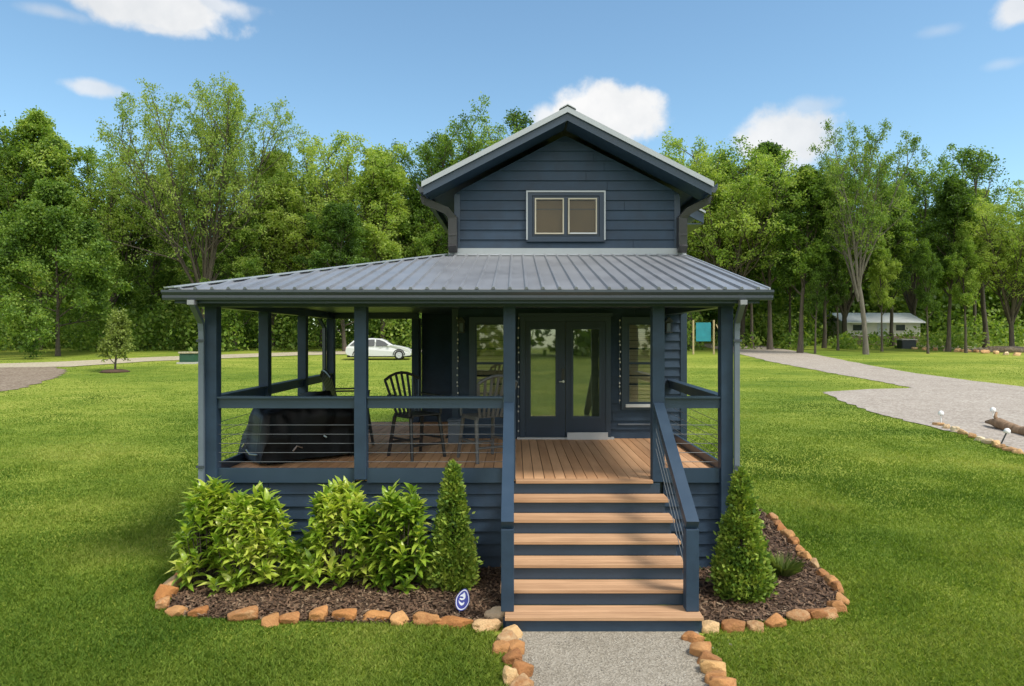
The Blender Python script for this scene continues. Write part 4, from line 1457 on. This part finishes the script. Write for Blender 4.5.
# driveway edge: small pale stones
PALE = (1.5, 2.1, 2.8)
row = [(938, 425), (946, 428), (955, 431), (963, 433.5), (972, 437), (980, 440), (988, 443), (996, 446), (1003, 448), (1011, 451), (1019, 453)]
for i, (px, py) in enumerate(row):
    x, y = spot(px, py + .8)
    stone(x, y, .22 + .1 * (i % 3 == 0), .15, .14, srnd.uniform(0, 3), f'{ORD[i]} small pale stone along the near driveway edge from the white stake light', 'pale stones edging the driveway', PALE, 'driveway_stone')
row = [(914, 349.5), (924, 350), (935, 350.5), (947, 351.2), (957, 351.8), (966, 352), (976, 352.4), (985, 353.4), (996, 354), (1006, 355), (1017, 355.6)]
for i, (px, py) in enumerate(row):
    x, y = spot(px, py)
    stone(x, y, .55 + .25 * (i % 2), .35, .30, srnd.uniform(0, 3), f'{ORD[i]} stone rightward from the dark box in the far stone border', 'stones of the far border', PALE, 'border_stone')
x, y = spot(1012, 352)
me = stone_mesh(31); me.materials.clear(); me.materials.append(M['dirt'])
o = bpy.data.objects.new('soil_heap', me); COL.objects.link(o); o.location = (x, y, ground_z(y)); o.scale = (2.6, .9, .5)
tag(o, 'low brown heap of soil behind the far stone border', 'soil heap')

# ------------------------------------------------------------------ driveway log and stake lights
lx0, ly0 = spot(986, 426); lx1, ly1 = spot(1052, 442)
T = Tree(5)
a, b = Vector((lx0, ly0, ground_z(ly0) + .12)), Vector((lx1, ly1, ground_z(ly1) + .14))
pts = [a.lerp(b, t) + Vector((0, 0, .05 * math.sin(t * 9))) for t in [i / 9 for i in range(10)]]
lg = MB().tube(pts, [.04, .10, .16, .15, .17, .13, .16, .15, .17, .16], 10)
log = lg.build('log', M['log'], None, True)
br = MB().tube([pts[2], pts[2] + Vector((-.05, .1, .18)), pts[2] + Vector((.02, .14, .30))], [.07, .05, .03], 7).tube([pts[6], pts[6] + Vector((.1, -.12, .12)), pts[6] + Vector((.2, -.2, .14))], [.06, .045, .03], 7)
br.build('branch_stub', M['log'], log, True)
tag(log, 'knobbly brown driftwood log lying on the gravel pad', 'log')


def stake_light(px, py, h, lab):
    x, y = spot(px, py)
    r = empty('stake_light', (x, y, ground_z(y)))
    MB().tube([(0, 0, -.05), (0, 0, h)], .018, 6).build('stake', M['dark_box'] if 'lean' in lab else M['white'], r)
    MB().lathe([(.03, h), (.07, h + .01), (.08, h + .04), (.07, h + .10), (.04, h + .13), (.01, h + .14)], (0, 0, 0), 12).build('lamp_head', M['white'], r, True)
    return tag(r, lab, 'garden light', 'stake lights by the driveway')


stake_light(941, 424, .26, 'white stake light where the near driveway edge begins')
stake_light(993, 424, .36, 'white stake light standing beside the thin end of the log')
o = stake_light(1001, 444, .30, 'white stake light leaning at the driveway edge below the log')
o.rotation_euler = (0, .45, 0)

# ------------------------------------------------------------------ utility boxes
def util_box(px, py, w, h, dep, mat, lab, lid, base):
    x, y = spot(px, py)
    r = empty('utility_box', (x, y, ground_z(y)))
    MB().box(-w / 2 - .12, w / 2 + .12, -dep / 2 - .12, dep / 2 + .12, -.1, .10).build('base', base, r)
    b = MB().prism([(-dep / 2, .102), (dep / 2, .102), (dep / 2, h), (-dep / 2 + .06, h), (-dep / 2, h - .10)], 'x', -w / 2, w / 2)
    b.build('body', mat, r, bevel=.02)
    MB().box(-w / 2 - .06, w / 2 + .06, -dep / 2 - .06, dep / 2 + .06, h + .001, h + .11).build('lid', lid, r, bevel=.015)
    MB().box(-w / 2 + .05, w / 2 - .05, -dep / 2 - .016, -dep / 2 - .002, .2, h - .16).build('door', mat, r)
    return tag(r, lab, 'utility box')


util_box(189, 363.5, .95, .66, .7, M['green_box'], 'green utility box on a pale base on the left lawn', M['sand'], M['concrete'])
util_box(906.5, 348.5, 1.30, .78, .9, M['dark_box'], 'dark utility box with a pale lid below the right hand trees', M['concrete'], M['dark_box'])

# ------------------------------------------------------------------ white car beyond the porch
def car():
    cx, cy = spot_x(380, 50)
    r = empty('parked_car', (cx, cy, ground_z(cy)))
    prof = [(-2.25, .38), (-2.30, .60), (-2.27, .86), (-2.18, .95), (-2.02, 1.12), (-1.72, 1.38), (-1.35, 1.48), (-.5, 1.51), (.15, 1.47), (.55, 1.30), (1.05, 1.02), (1.55, .93), (2.0, .82), (2.22, .66), (2.27, .48), (2.22, .30), (1.78, .24), (-1.95, .26)]
    bm = bmesh.new()
    rings = []
    for yy, ins, zs in ((-.86, .05, 0), (-.80, 0.0, 0), (0, 0, .02), (.80, 0.0, 0), (.86, .05, 0)):
        ring = []
        for (u, z) in prof:
            tum = max(0, z - .95) * .34
            y_ = yy * (1 - tum / .86 * 1.0)
            ring.append(bm.verts.new((u * (1 - ins * .02), y_, z + (zs if z > 1 else 0))))
        rings.append(ring)
    n = len(prof)
    for a, b in zip(rings, rings[1:]):
        for i in range(n):
            bm.faces.new((a[i], a[(i + 1) % n], b[(i + 1) % n], b[i]))
    bm.faces.new(rings[0][::-1]); bm.faces.new(rings[-1])
    bmesh.ops.recalc_face_normals(bm, faces=bm.faces)
    me = bpy.data.meshes.new('body'); bm.to_mesh(me); bm.free(); me.materials.append(M['car'])
    b = bpy.data.objects.new('body', me); COL.objects.link(b); b.parent = r
    mo = b.modifiers.new('bevel', 'BEVEL'); mo.width = .03; mo.segments = 2; mo.limit_method = 'ANGLE'; mo.angle_limit = R(35)

    def sidey(z): return .86 * (1 - max(0, z - .95) * .34 / .86)
    for sg in (-1, 1):
        for q in ([(-2.0, 1.0), (-1.30, .985), (-1.22, 1.40), (-1.62, 1.335)], [(-1.20, .985), (-.28, .97), (-.28, 1.43), (-1.12, 1.42)], [(-.18, .97), (.80, .985), (.40, 1.28), (.05, 1.41), (-.18, 1.43)]):
            m_ = MB()
            out = [(u, sg * (sidey(z) + .008), z) for u, z in q]; inn = [(u, sg * (sidey(z) - .01), z) for u, z in q]
            m_.poly(out); k = len(q)
            for i in range(k): m_.poly([out[i], out[(i + 1) % k], inn[(i + 1) % k], inn[i]])
            m_.build('window', M['glass_car'], r)
        MB().box(1.95, 2.22, sg * .70 - .12, sg * .70 + .12, .60, .70).build('headlight', M['silver'], r, bevel=.02)
        MB().box(-2.31, -2.12, sg * .66 - .14, sg * .66 + .16, .72, .88).build('tail_light', M['red'], r, bevel=.02)
        MB().box(.62, .80, sg * .88 - .05, sg * .92 + .05, .93, 1.04).build('mirror', M['car'], r, bevel=.02)
        for u in (-.75, .15): MB().box(u - .08, u + .08, sg * .861 - .012, sg * .861 + .012, .86, .89).build('handle', M['silver'], r)
        for wx in (-1.38, 1.42):
            w_ = MB(); w_.lathe([(.20, -.10), (.315, -.10), (.33, -.07), (.33, .07), (.315, .10), (.20, .10)], (0, 0, 0), 24)
            wo = w_.build('wheel', M['tyre'], r, True); wo.rotation_euler = (R(90), 0, 0); wo.location = (wx, sg * .78, .33)
            k = MB(); k.lathe([(.03, .118), (.09, .104), (.19, .112), (.215, .106), (.215, -.106), (.19, -.112), (.09, -.104), (.03, -.118)], (0, 0, 0), 20)
            k.build('rim', M['rim'], wo)
            pts = [(wx + .40 * math.cos(t), sg * .862, .33 + .40 * math.sin(t)) for t in [math.pi * i / 12 for i in range(13)]]
            MB().tube(pts, .035, 5).build('wheel_arch', M['tyre'], r)
    ws = [( .62, 1.27), (1.02, 1.045)]
    m_ = MB(); m_.poly([(.60, -.66, 1.29), (1.03, -.76, 1.045), (1.03, .76, 1.045), (.60, .66, 1.29)]); m_.build('windscreen', M['glass_car'], r).location.z = .006
    MB().box(-2.2, 2.2, -.75, .75, .18, .30).build('sill', M['tyre'], r)
    return tag(r, 'white estate car parked at the far edge of the lawn', 'car')


c = car()
c.rotation_euler = (0, 0, R(4))

# ------------------------------------------------------------------ pale building in the right hand wood
def shed():
    x, y = spot_x(882, 73)
    r = empty('outbuilding', (x, y, ground_z(y) + .65))
    MB().box(-4.0, 4.0, 0, 5, -1.0, 1.85).build('wall', M['siding_white'], r)
    MB().prism([(-.5, 1.7), (2.5, 2.75), (5.5, 1.7), (5.5, 1.6), (2.5, 2.63), (-.5, 1.6)], 'x', -4.3, 4.3).build('roof', M['white'], r)
    for u in (-2.6, 1.9):
        f_ = MB().box(u - .55, u + .55, -.05, -.01, .75, 1.5).build('window', M['siding_white'], r)
        MB().box(u - .47, u + .47, -.07, -.052, .82, 1.43).build('pane', M['glass_car'], f_)
    MB().box(-.5, .45, -.05, -.01, .252, 1.6).build('door', M['sill'], r)
    MB().box(-4.1, 4.1, -.22, -.03, -1.0, .25).build('base_wall', M['dirt'], r)
    return tag(r, 'low white building with a pale pitched roof half hidden in the right hand wood', 'building')


shed()

# teal panel between pale posts
x, y = spot_x(703, 56)
z = ground_z(y)
ts = empty('play_frame', (x, y, z))
for u in (-.78, .86): MB().tube([(u, 0, -.2), (u, 0, 2.75)], .075, 6).build('post', M['cedar'], ts)
MB().box(-.56, .62, -.03, .03, 1.05, 2.55).build('panel', M['teal'], ts)
MB().bar((1.0, -.2, 2.4), (2.0, -.5, .2), .08, .08).bar((1.5, .0, 2.3), (2.1, .3, .1), .08, .08).build('brace', M['cedar'], ts)
tag(ts, 'teal panel on a pale timber frame at the wood edge right of the porch', 'play frame')

# ------------------------------------------------------------------ blue leaf shaped yard sign
def sign():
    x, y = spot(458, 617)
    r = empty('yard_sign', (x, y, .0), R(-8))
    r.rotation_euler = (R(-18), R(14), R(-6))
    outl = []
    for i in range(40):
        t = 2 * math.pi * i / 40
        a = .074 * math.sin(t); b = -.112 * math.cos(t)
        outl.append((a * (1 - .30 * max(0, b / .112) ** 1.2), b + .175))
    mid = (0, .175)
    sc = lambda k: [(mid[0] + (u - mid[0]) * k, mid[1] + (v - mid[1]) * k) for u, v in outl]
    MB().tube([(0, .006, -.12), (0, .006, .20)], .006, 6).build('stake', M['spout'], r)
    MB().prism(sc(1.0), 'y', -.004, .004).build('panel', M['sign_blue'], r)
    m_ = MB(); A, B = sc(.92), sc(.82)
    n = len(A)
    for i in range(n):
        j = (i + 1) % n
        m_.hexa([(A[i][0], -.0065, A[i][1]), (A[j][0], -.0065, A[j][1]), (B[j][0], -.0065, B[j][1]), (B[i][0], -.0065, B[i][1]), (A[i][0], -.0045, A[i][1]), (A[j][0], -.0045, A[j][1]), (B[j][0], -.0045, B[j][1]), (B[i][0], -.0045, B[i][1])])
    m_.build('border', M['sign_white'], r)
    e = MB()
    # white swirl: a beaked head over a curled body
    e.prism([(-.004, .250), (.010, .236), (.020, .215), (.022, .196), (.012, .178), (-.012, .166), (-.036, .172), (-.030, .186), (-.010, .186), (.002, .194), (-.004, .204), (-.024, .204), (-.040, .198), (-.030, .216), (-.016, .228)], 'y', -.0075, -.0045)
    e.prism([(-.040, .164), (-.026, .150), (-.004, .142), (.012, .146), (.018, .160), (.026, .150), (.020, .128), (.002, .116), (-.018, .124), (-.032, .140)], 'y', -.0075, -.0045)
    e.build('emblem', M['sign_white'], r)
    return tag(r, 'small blue leaf shaped yard sign with a white swirl in the mulch', 'yard sign')


sign()

# ------------------------------------------------------------------ porch furniture
def chair(mat, seat_h=.62, top=1.18):
    r = empty('patio_chair')
    W, D = .46, .44
    # faces -y locally; back at +y
    s = MB()
    for i in range(6):
        y0 = -D / 2 + i * D / 6
        s.box(-W / 2, W / 2, y0, y0 + D / 6 - .012, seat_h - .022, seat_h)
    s.box(-W / 2, -W / 2 + .03, -D / 2, D / 2, seat_h - .05, seat_h - .0225).box(W / 2 - .03, W / 2, -D / 2, D / 2, seat_h - .05, seat_h - .0225)
    s.build('seat', mat, r)
    for sx in (-1, 1):
        MB().tube([(sx * (W / 2 + .03), -D / 2 - .05, 0), (sx * (W / 2 - .005), -D / 2 + .03, seat_h - .05)], [.022, .026], 6).build('leg', mat, r)
        MB().tube([(sx * (W / 2 + .03), D / 2 + .08, 0), (sx * (W / 2 - .005), D / 2 - .02, seat_h - .05)], [.022, .026], 6).build('leg', mat, r)
    st = MB()
    for z, k in ((.20, .018), (.33, .018)):
        f_ = z / seat_h
        e = W / 2 + .03 - .035 * f_
        yf, yb = -D / 2 - .05 + .08 * f_, D / 2 + .08 - .10 * f_
        if z < .3:
            st.tube([(-e, yf, z), (e, yf, z)], k, 6).tube([(-e, yb, z), (e, yb, z)], k, 6)
        else:
            st.tube([(-e, yf, z - .06), (-e, yb, z - .06)], k, 6).tube([(e, yf, z - .06), (e, yb, z - .06)], k, 6)
    st.build('stretcher', mat, r)
    b = MB()
    n = 7
    tops = []
    for i in range(n):
        u = (i - (n - 1) / 2) / ((n - 1) / 2)
        x0, x1 = u * W * .40, u * (W / 2 + .05)
        zt = top - .10 * u * u
        yb = D / 2 + .02 + .15 - .03 * u * u
        tops.append((x1, yb, zt))
        b.bar((x0, D / 2 - .01, seat_h - .02), (x1, yb, zt), .034, .014, (0, -1, .2))
    b.tube(tops, .022, 6)
    b.build('backrest', mat, r)
    for sx in (-1, 1):
        MB().bar((sx * (W / 2 + .03), -D / 2 + .0, seat_h + .24), (sx * (W / 2 + .03), D / 2 + .07, seat_h + .25), .06, .022).tube([(sx * (W / 2 + .02), -D / 2 + .03, seat_h - .02), (sx * (W / 2 + .03), -D / 2 + .02, seat_h + .23)], .018, 6).build('armrest', mat, r)
    return r


def put(o, x, y, rz, lab):
    o.location = (x, y, DECK + .001); o.rotation_euler = (0, 0, R(rz))
    return tag(o, lab, 'chair', 'tall chairs on the porch')


ch = chair(M['black'])
ch.scale = (1.1, 1.1, 1.04); put(ch, -1.45, 1.62, 42, 'black slat back tall chair standing clear behind the middle rail')
c2 = chair(M['grey_resin'])
c2.scale = (1.1, 1.1, 1.04); put(c2, -.44, 1.42, -150, 'weathered grey tall chair half hidden by the left stair post')
c3 = copy_tree(ch)
put(c3, -2.72, 2.8, 120, 'black tall chair half hidden behind the covered grill')

# covered grill: one sagging black cover over a long hump
def grill():
    r = empty('covered_grill', (-3.10, 1.55, DECK))
    bm = bmesh.new()
    nu, nv = 46, 40
    # profile around (u) and along (v)
    L, W_, H = 1.55, .78, .96
    rows = []
    for j in range(nv + 1):
        v = j / nv
        y = (v - .5) * L
        hump = H * (.80 + .20 * math.exp(-((v - .62) / .22) ** 2)) * min(1, (min(v, 1 - v) / .07) ** .5 if min(v, 1 - v) < .07 else 1)
        row_ = []
        for i in range(nu + 1):
            u = i / nu
            a = math.pi * u
            cx_ = math.copysign(abs(math.cos(a)) ** .45, math.cos(a)) * W_ / 2
            cz_ = abs(math.sin(a)) ** .42 * hump
            flare = 1 + .12 * (1 - cz_ / H)
            k = mnoise.noise(Vector((cx_ * 5, y * 4, cz_ * 4))) * .05 + mnoise.noise(Vector((cx_ * 12, y * 10, cz_ * 3))) * .028
            row_.append(bm.verts.new((cx_ * flare + k, y * (1 + .03 * (1 - cz_ / H)) + k, max(.055, cz_ + k * .6))))
        rows.append(row_)
    for a, b in zip(rows, rows[1:]):
        for i in range(nu):
            bm.faces.new((a[i], b[i], b[i + 1], a[i + 1]))
    bm.faces.new(rows[0]); bm.faces.new(rows[-1][::-1])
    bmesh.ops.recalc_face_normals(bm, faces=bm.faces)
    for f_ in bm.faces: f_.smooth = True
    me = bpy.data.meshes.new('cover'); bm.to_mesh(me); bm.free(); me.materials.append(M['cover'])
    o = bpy.data.objects.new('cover', me); COL.objects.link(o); o.parent = r
    for sx in (-.27, .27):
        for sy in (-.62, .62):
            w = MB().lathe([(.012, -.02), (.05, -.02), (.055, 0), (.05, .02), (.012, .02)], (0, 0, 0), 12).build('wheel', M['black'], r)
            w.rotation_euler = (0, R(90), 0); w.location = (sx, sy, .056)
    MB().tube([(.30, -.80, .16), (.12, -.84, .15), (.02, -.85, .20)], .010, 6).tube([(-.1, -.83, .28), (-.14, -.85, .22)], .014, 6).tube([(.43, -.35, .18), (.45, -.30, .25), (.44, -.22, .22)], .012, 6).tube([(.44, .1, .36), (.45, .14, .33)], .014, 6).build('tie_strap_glints', M['silver'], r)  # tie strap, plus silver bits modelled in place of white glints on the cover
    r.rotation_euler = (0, 0, R(-50))
    return tag(r, 'long low grill under a black vinyl cover on the left of the porch', 'grill')


grill()
# small pale storage box by the wall corner
bx = MB().box(-.10, .10, -.12, .12, .0, .36).build('storage_box', M['spout'], None, bevel=.01)
MB().box(-.11, .11, -.13, .13, .362, .39).build('lid', M['spout'], bx, bevel=.01)
bx.location = (-1.02, 3.05, DECK + .001)
tag(bx, 'small grey storage box by the corner of the front wall', 'box')

# ------------------------------------------------------------------ string lights hung down the front wall
def lights(x, z0, z1, lab, y=WY - .06, n=14):
    cord = MB()
    rr2 = random.Random(int(x * 100))
    pts = [(x + rr2.uniform(-.008, .008), y, z0 + (z1 - z0) * i / 24) for i in range(25)]
    o = cord.tube(pts, .004, 4).build('string_light', M['spout'])
    for i in range(n):
        p = pts[int((i + .5) * 24 / n)]
        MB().lathe([(.004, -.020), (.012, -.012), (.013, 0), (.008, .012), (.003, .018)], (p[0], p[1] - .012, p[2]), 7).build('bulb', M['bulb'], o, True)
    return tag(o, lab, 'string light', 'string lights on the front wall')


lights(-1.0, 3.24, 1.75, 'string light hung on the wall left of the left window')
lights(.06, 3.24, 1.2, 'string light hung along the left edge of the double doors', WY - .125)
lights(1.82, 3.2, 1.75, 'string light hung between the double doors and the right window', WY - .09)

# ------------------------------------------------------------------ sky, sun, camera
SUN_EL, SUN_AZ = 57.0, 122.0            # azimuth clockwise from +Y
w = bpy.data.worlds.new('World'); SC.world = w
w.use_nodes = True
nt = w.node_tree
for n_ in list(nt.nodes): nt.nodes.remove(n_)
out = nt.nodes.new('ShaderNodeOutputWorld')
bg = N(nt, 'ShaderNodeBackground', Strength=0.112)
sky = N(nt, 'ShaderNodeTexSky', sky_type='NISHITA')
sky.sun_disc = False
sky.sun_elevation = R(SUN_EL); sky.sun_rotation = R(SUN_AZ)
sky.altitude = 200; sky.air_density = 1.0; sky.dust_density = 0.25; sky.ozone_density = 0.2
tc = N(nt, 'ShaderNodeTexCoord')
D = tc.outputs['Generated']
# cumulus: lumps of noise round fixed bearings (bearing, elevation, half width, half height)
def cloud(az, el, hw, hh, edge, nscale, amp, seed):
    c = Vector((math.sin(az) * math.cos(el), math.cos(az) * math.cos(el), math.sin(el)))
    sub = N(nt, 'ShaderNodeVectorMath', operation='SUBTRACT'); nt.links.new(D, sub.inputs[0]); sub.inputs[1].default_value = c
    ax = Vector((math.cos(az), -math.sin(az), 0)); up = Vector((-math.sin(az) * math.sin(el), -math.cos(az) * math.sin(el), math.cos(el)))
    d1 = N(nt, 'ShaderNodeVectorMath', operation='DOT_PRODUCT'); nt.links.new(sub.outputs[0], d1.inputs[0]); d1.inputs[1].default_value = ax / hw
    d2 = N(nt, 'ShaderNodeVectorMath', operation='DOT_PRODUCT'); nt.links.new(sub.outputs[0], d2.inputs[0]); d2.inputs[1].default_value = up / hh
    p1 = N(nt, 'ShaderNodeMath', operation='MULTIPLY'); nt.links.new(d1.outputs['Value'], p1.inputs[0]); nt.links.new(d1.outputs['Value'], p1.inputs[1])
    p2 = N(nt, 'ShaderNodeMath', operation='MULTIPLY_ADD'); nt.links.new(d2.outputs['Value'], p2.inputs[0]); nt.links.new(d2.outputs['Value'], p2.inputs[1]); nt.links.new(p1.outputs[0], p2.inputs[2])
    sq = N(nt, 'ShaderNodeMath', operation='SQRT'); nt.links.new(p2.outputs[0], sq.inputs[0])
    # only the hemisphere ahead
    ofs = N(nt, 'ShaderNodeVectorMath', operation='ADD'); nt.links.new(D, ofs.inputs[0]); ofs.inputs[1].default_value = (seed, seed * .7, seed * .3)
    nz = noise(nt, ofs.outputs[0], nscale, 7, 0.55)
    m1 = N(nt, 'ShaderNodeMath', operation='MULTIPLY_ADD'); nt.links.new(nz.outputs['Fac'], m1.inputs[0]); m1.inputs[1].default_value = amp; m1.inputs[2].default_value = 1 - amp * .5
    s_ = N(nt, 'ShaderNodeMath', operation='SUBTRACT'); nt.links.new(m1.outputs[0], s_.inputs[0]); nt.links.new(sq.outputs[0], s_.inputs[1])
    mr = N(nt, 'ShaderNodeMapRange'); mr.interpolation_type = 'SMOOTHSTEP'
    nt.links.new(s_.outputs[0], mr.inputs['Value']); mr.inputs['From Min'].default_value = 0.0; mr.inputs['From Max'].default_value = edge
    return mr.outputs['Result']


def bearing(px, py): return math.atan2(px - VX, F), math.atan2(VY - py, math.hypot(F, px - VX))


CL = []
for px, py, w_, h_, edge, ns, amp, op in (
        (600, 118, 70, 36, .30, 22, .9, 1.0), (570, 122, 40, 22, .4, 22, .9, .9), (786, 138, 52, 34, .45, 24, 1.0, .95), (808, 108, 34, 12, .8, 26, 1.2, .45),
        (150, 8, 78, 22, .45, 20, 1.3, 1.0), (170, 28, 36, 9, .6, 26, 1.3, .9), (95, 88, 26, 9, .6, 30, 1.0, .75), (52, 12, 30, 7, .9, 24, 1.2, .45), (1020, 8, 22, 15, .5, 26, 1.0, .9), (215, 5, 44, 12, .7, 22, 1.3, .8), (940, 30, 22, 7, 1.0, 22, 1.2, .25), (1002, 64, 18, 6, 1.0, 22, 1.2, .25)):
    a, e = bearing(px, py)
    c = cloud(a, e, w_ / F, h_ / F, edge, ns, amp, px * .01)
    m_ = N(nt, 'ShaderNodeMath', operation='MULTIPLY'); nt.links.new(c, m_.inputs[0]); m_.inputs[1].default_value = op
    CL.append(m_.outputs[0])
acc = CL[0]
for c in CL[1:]:
    mx = N(nt, 'ShaderNodeMath', operation='MAXIMUM'); nt.links.new(acc, mx.inputs[0]); nt.links.new(c, mx.inputs[1]); acc = mx.outputs[0]
cn = noise(nt, D, 9, 5, .6)
cc = ramp(nt, [(0.35, (3.5, 3.62, 3.75)), (0.65, (4.35, 4.35, 4.35))], cn.outputs['Fac'])
mix = N(nt, 'ShaderNodeMix', data_type='RGBA'); nt.links.new(acc, mix.inputs[0]); tint = N(nt, 'ShaderNodeMix', data_type='RGBA', blend_type='MULTIPLY'); tint.inputs[0].default_value = 1.0; nt.links.new(sky.outputs[0], tint.inputs[6]); tint.inputs[7].default_value = (0.74, 0.89, 0.88, 1); nt.links.new(tint.outputs[2], mix.inputs[6]); nt.links.new(cc.outputs[0], mix.inputs[7])
# porch fill: unseen bright cloud bank added behind and above the viewer
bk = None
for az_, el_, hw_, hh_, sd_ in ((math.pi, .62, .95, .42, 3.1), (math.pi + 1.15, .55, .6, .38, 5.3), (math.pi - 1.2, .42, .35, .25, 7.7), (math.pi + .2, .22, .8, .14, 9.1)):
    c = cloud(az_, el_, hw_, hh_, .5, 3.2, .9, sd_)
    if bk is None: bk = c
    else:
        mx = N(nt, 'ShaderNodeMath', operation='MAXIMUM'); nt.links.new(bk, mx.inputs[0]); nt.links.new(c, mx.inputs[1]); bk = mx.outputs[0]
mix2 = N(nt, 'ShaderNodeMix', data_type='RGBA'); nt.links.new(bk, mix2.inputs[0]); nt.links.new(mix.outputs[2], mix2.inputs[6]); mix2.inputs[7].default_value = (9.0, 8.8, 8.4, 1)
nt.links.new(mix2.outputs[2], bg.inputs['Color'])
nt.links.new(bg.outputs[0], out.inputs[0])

sd = bpy.data.lights.new('sun', 'SUN'); sd.energy = 2.2; sd.angle = R(16.0); sd.color = (1.0, 0.94, 0.84)
so = bpy.data.objects.new('sun', sd); COL.objects.link(so)
az, el = R(SUN_AZ), R(SUN_EL)
to_sun = Vector((math.sin(az) * math.cos(el), math.cos(az) * math.cos(el), math.sin(el)))
so.rotation_euler = to_sun.to_track_quat('Z', 'Y').to_euler()

cd = bpy.data.cameras.new('camera'); cam = bpy.data.objects.new('camera', cd); COL.objects.link(cam)
cam.location = (0, CAM_Y, CAM_Z); cam.rotation_euler = (R(90), 0, 0)
cd.sensor_width = 36; cd.lens = F / 1024 * 36
cd.shift_x = -(VX - 512) / 1024; cd.shift_y = -(343 - VY) / 1024
cd.clip_start = 0.1; cd.clip_end = 2000
SC.camera = cam
SC.view_settings.view_transform = 'Standard'; SC.view_settings.look = 'None'
SC.view_settings.exposure = 1.0; SC.view_settings.gamma = 1; SC.view_settings.use_curve_mapping = False
SC.cycles.max_bounces = 8; SC.cycles.transparent_max_bounces = 8
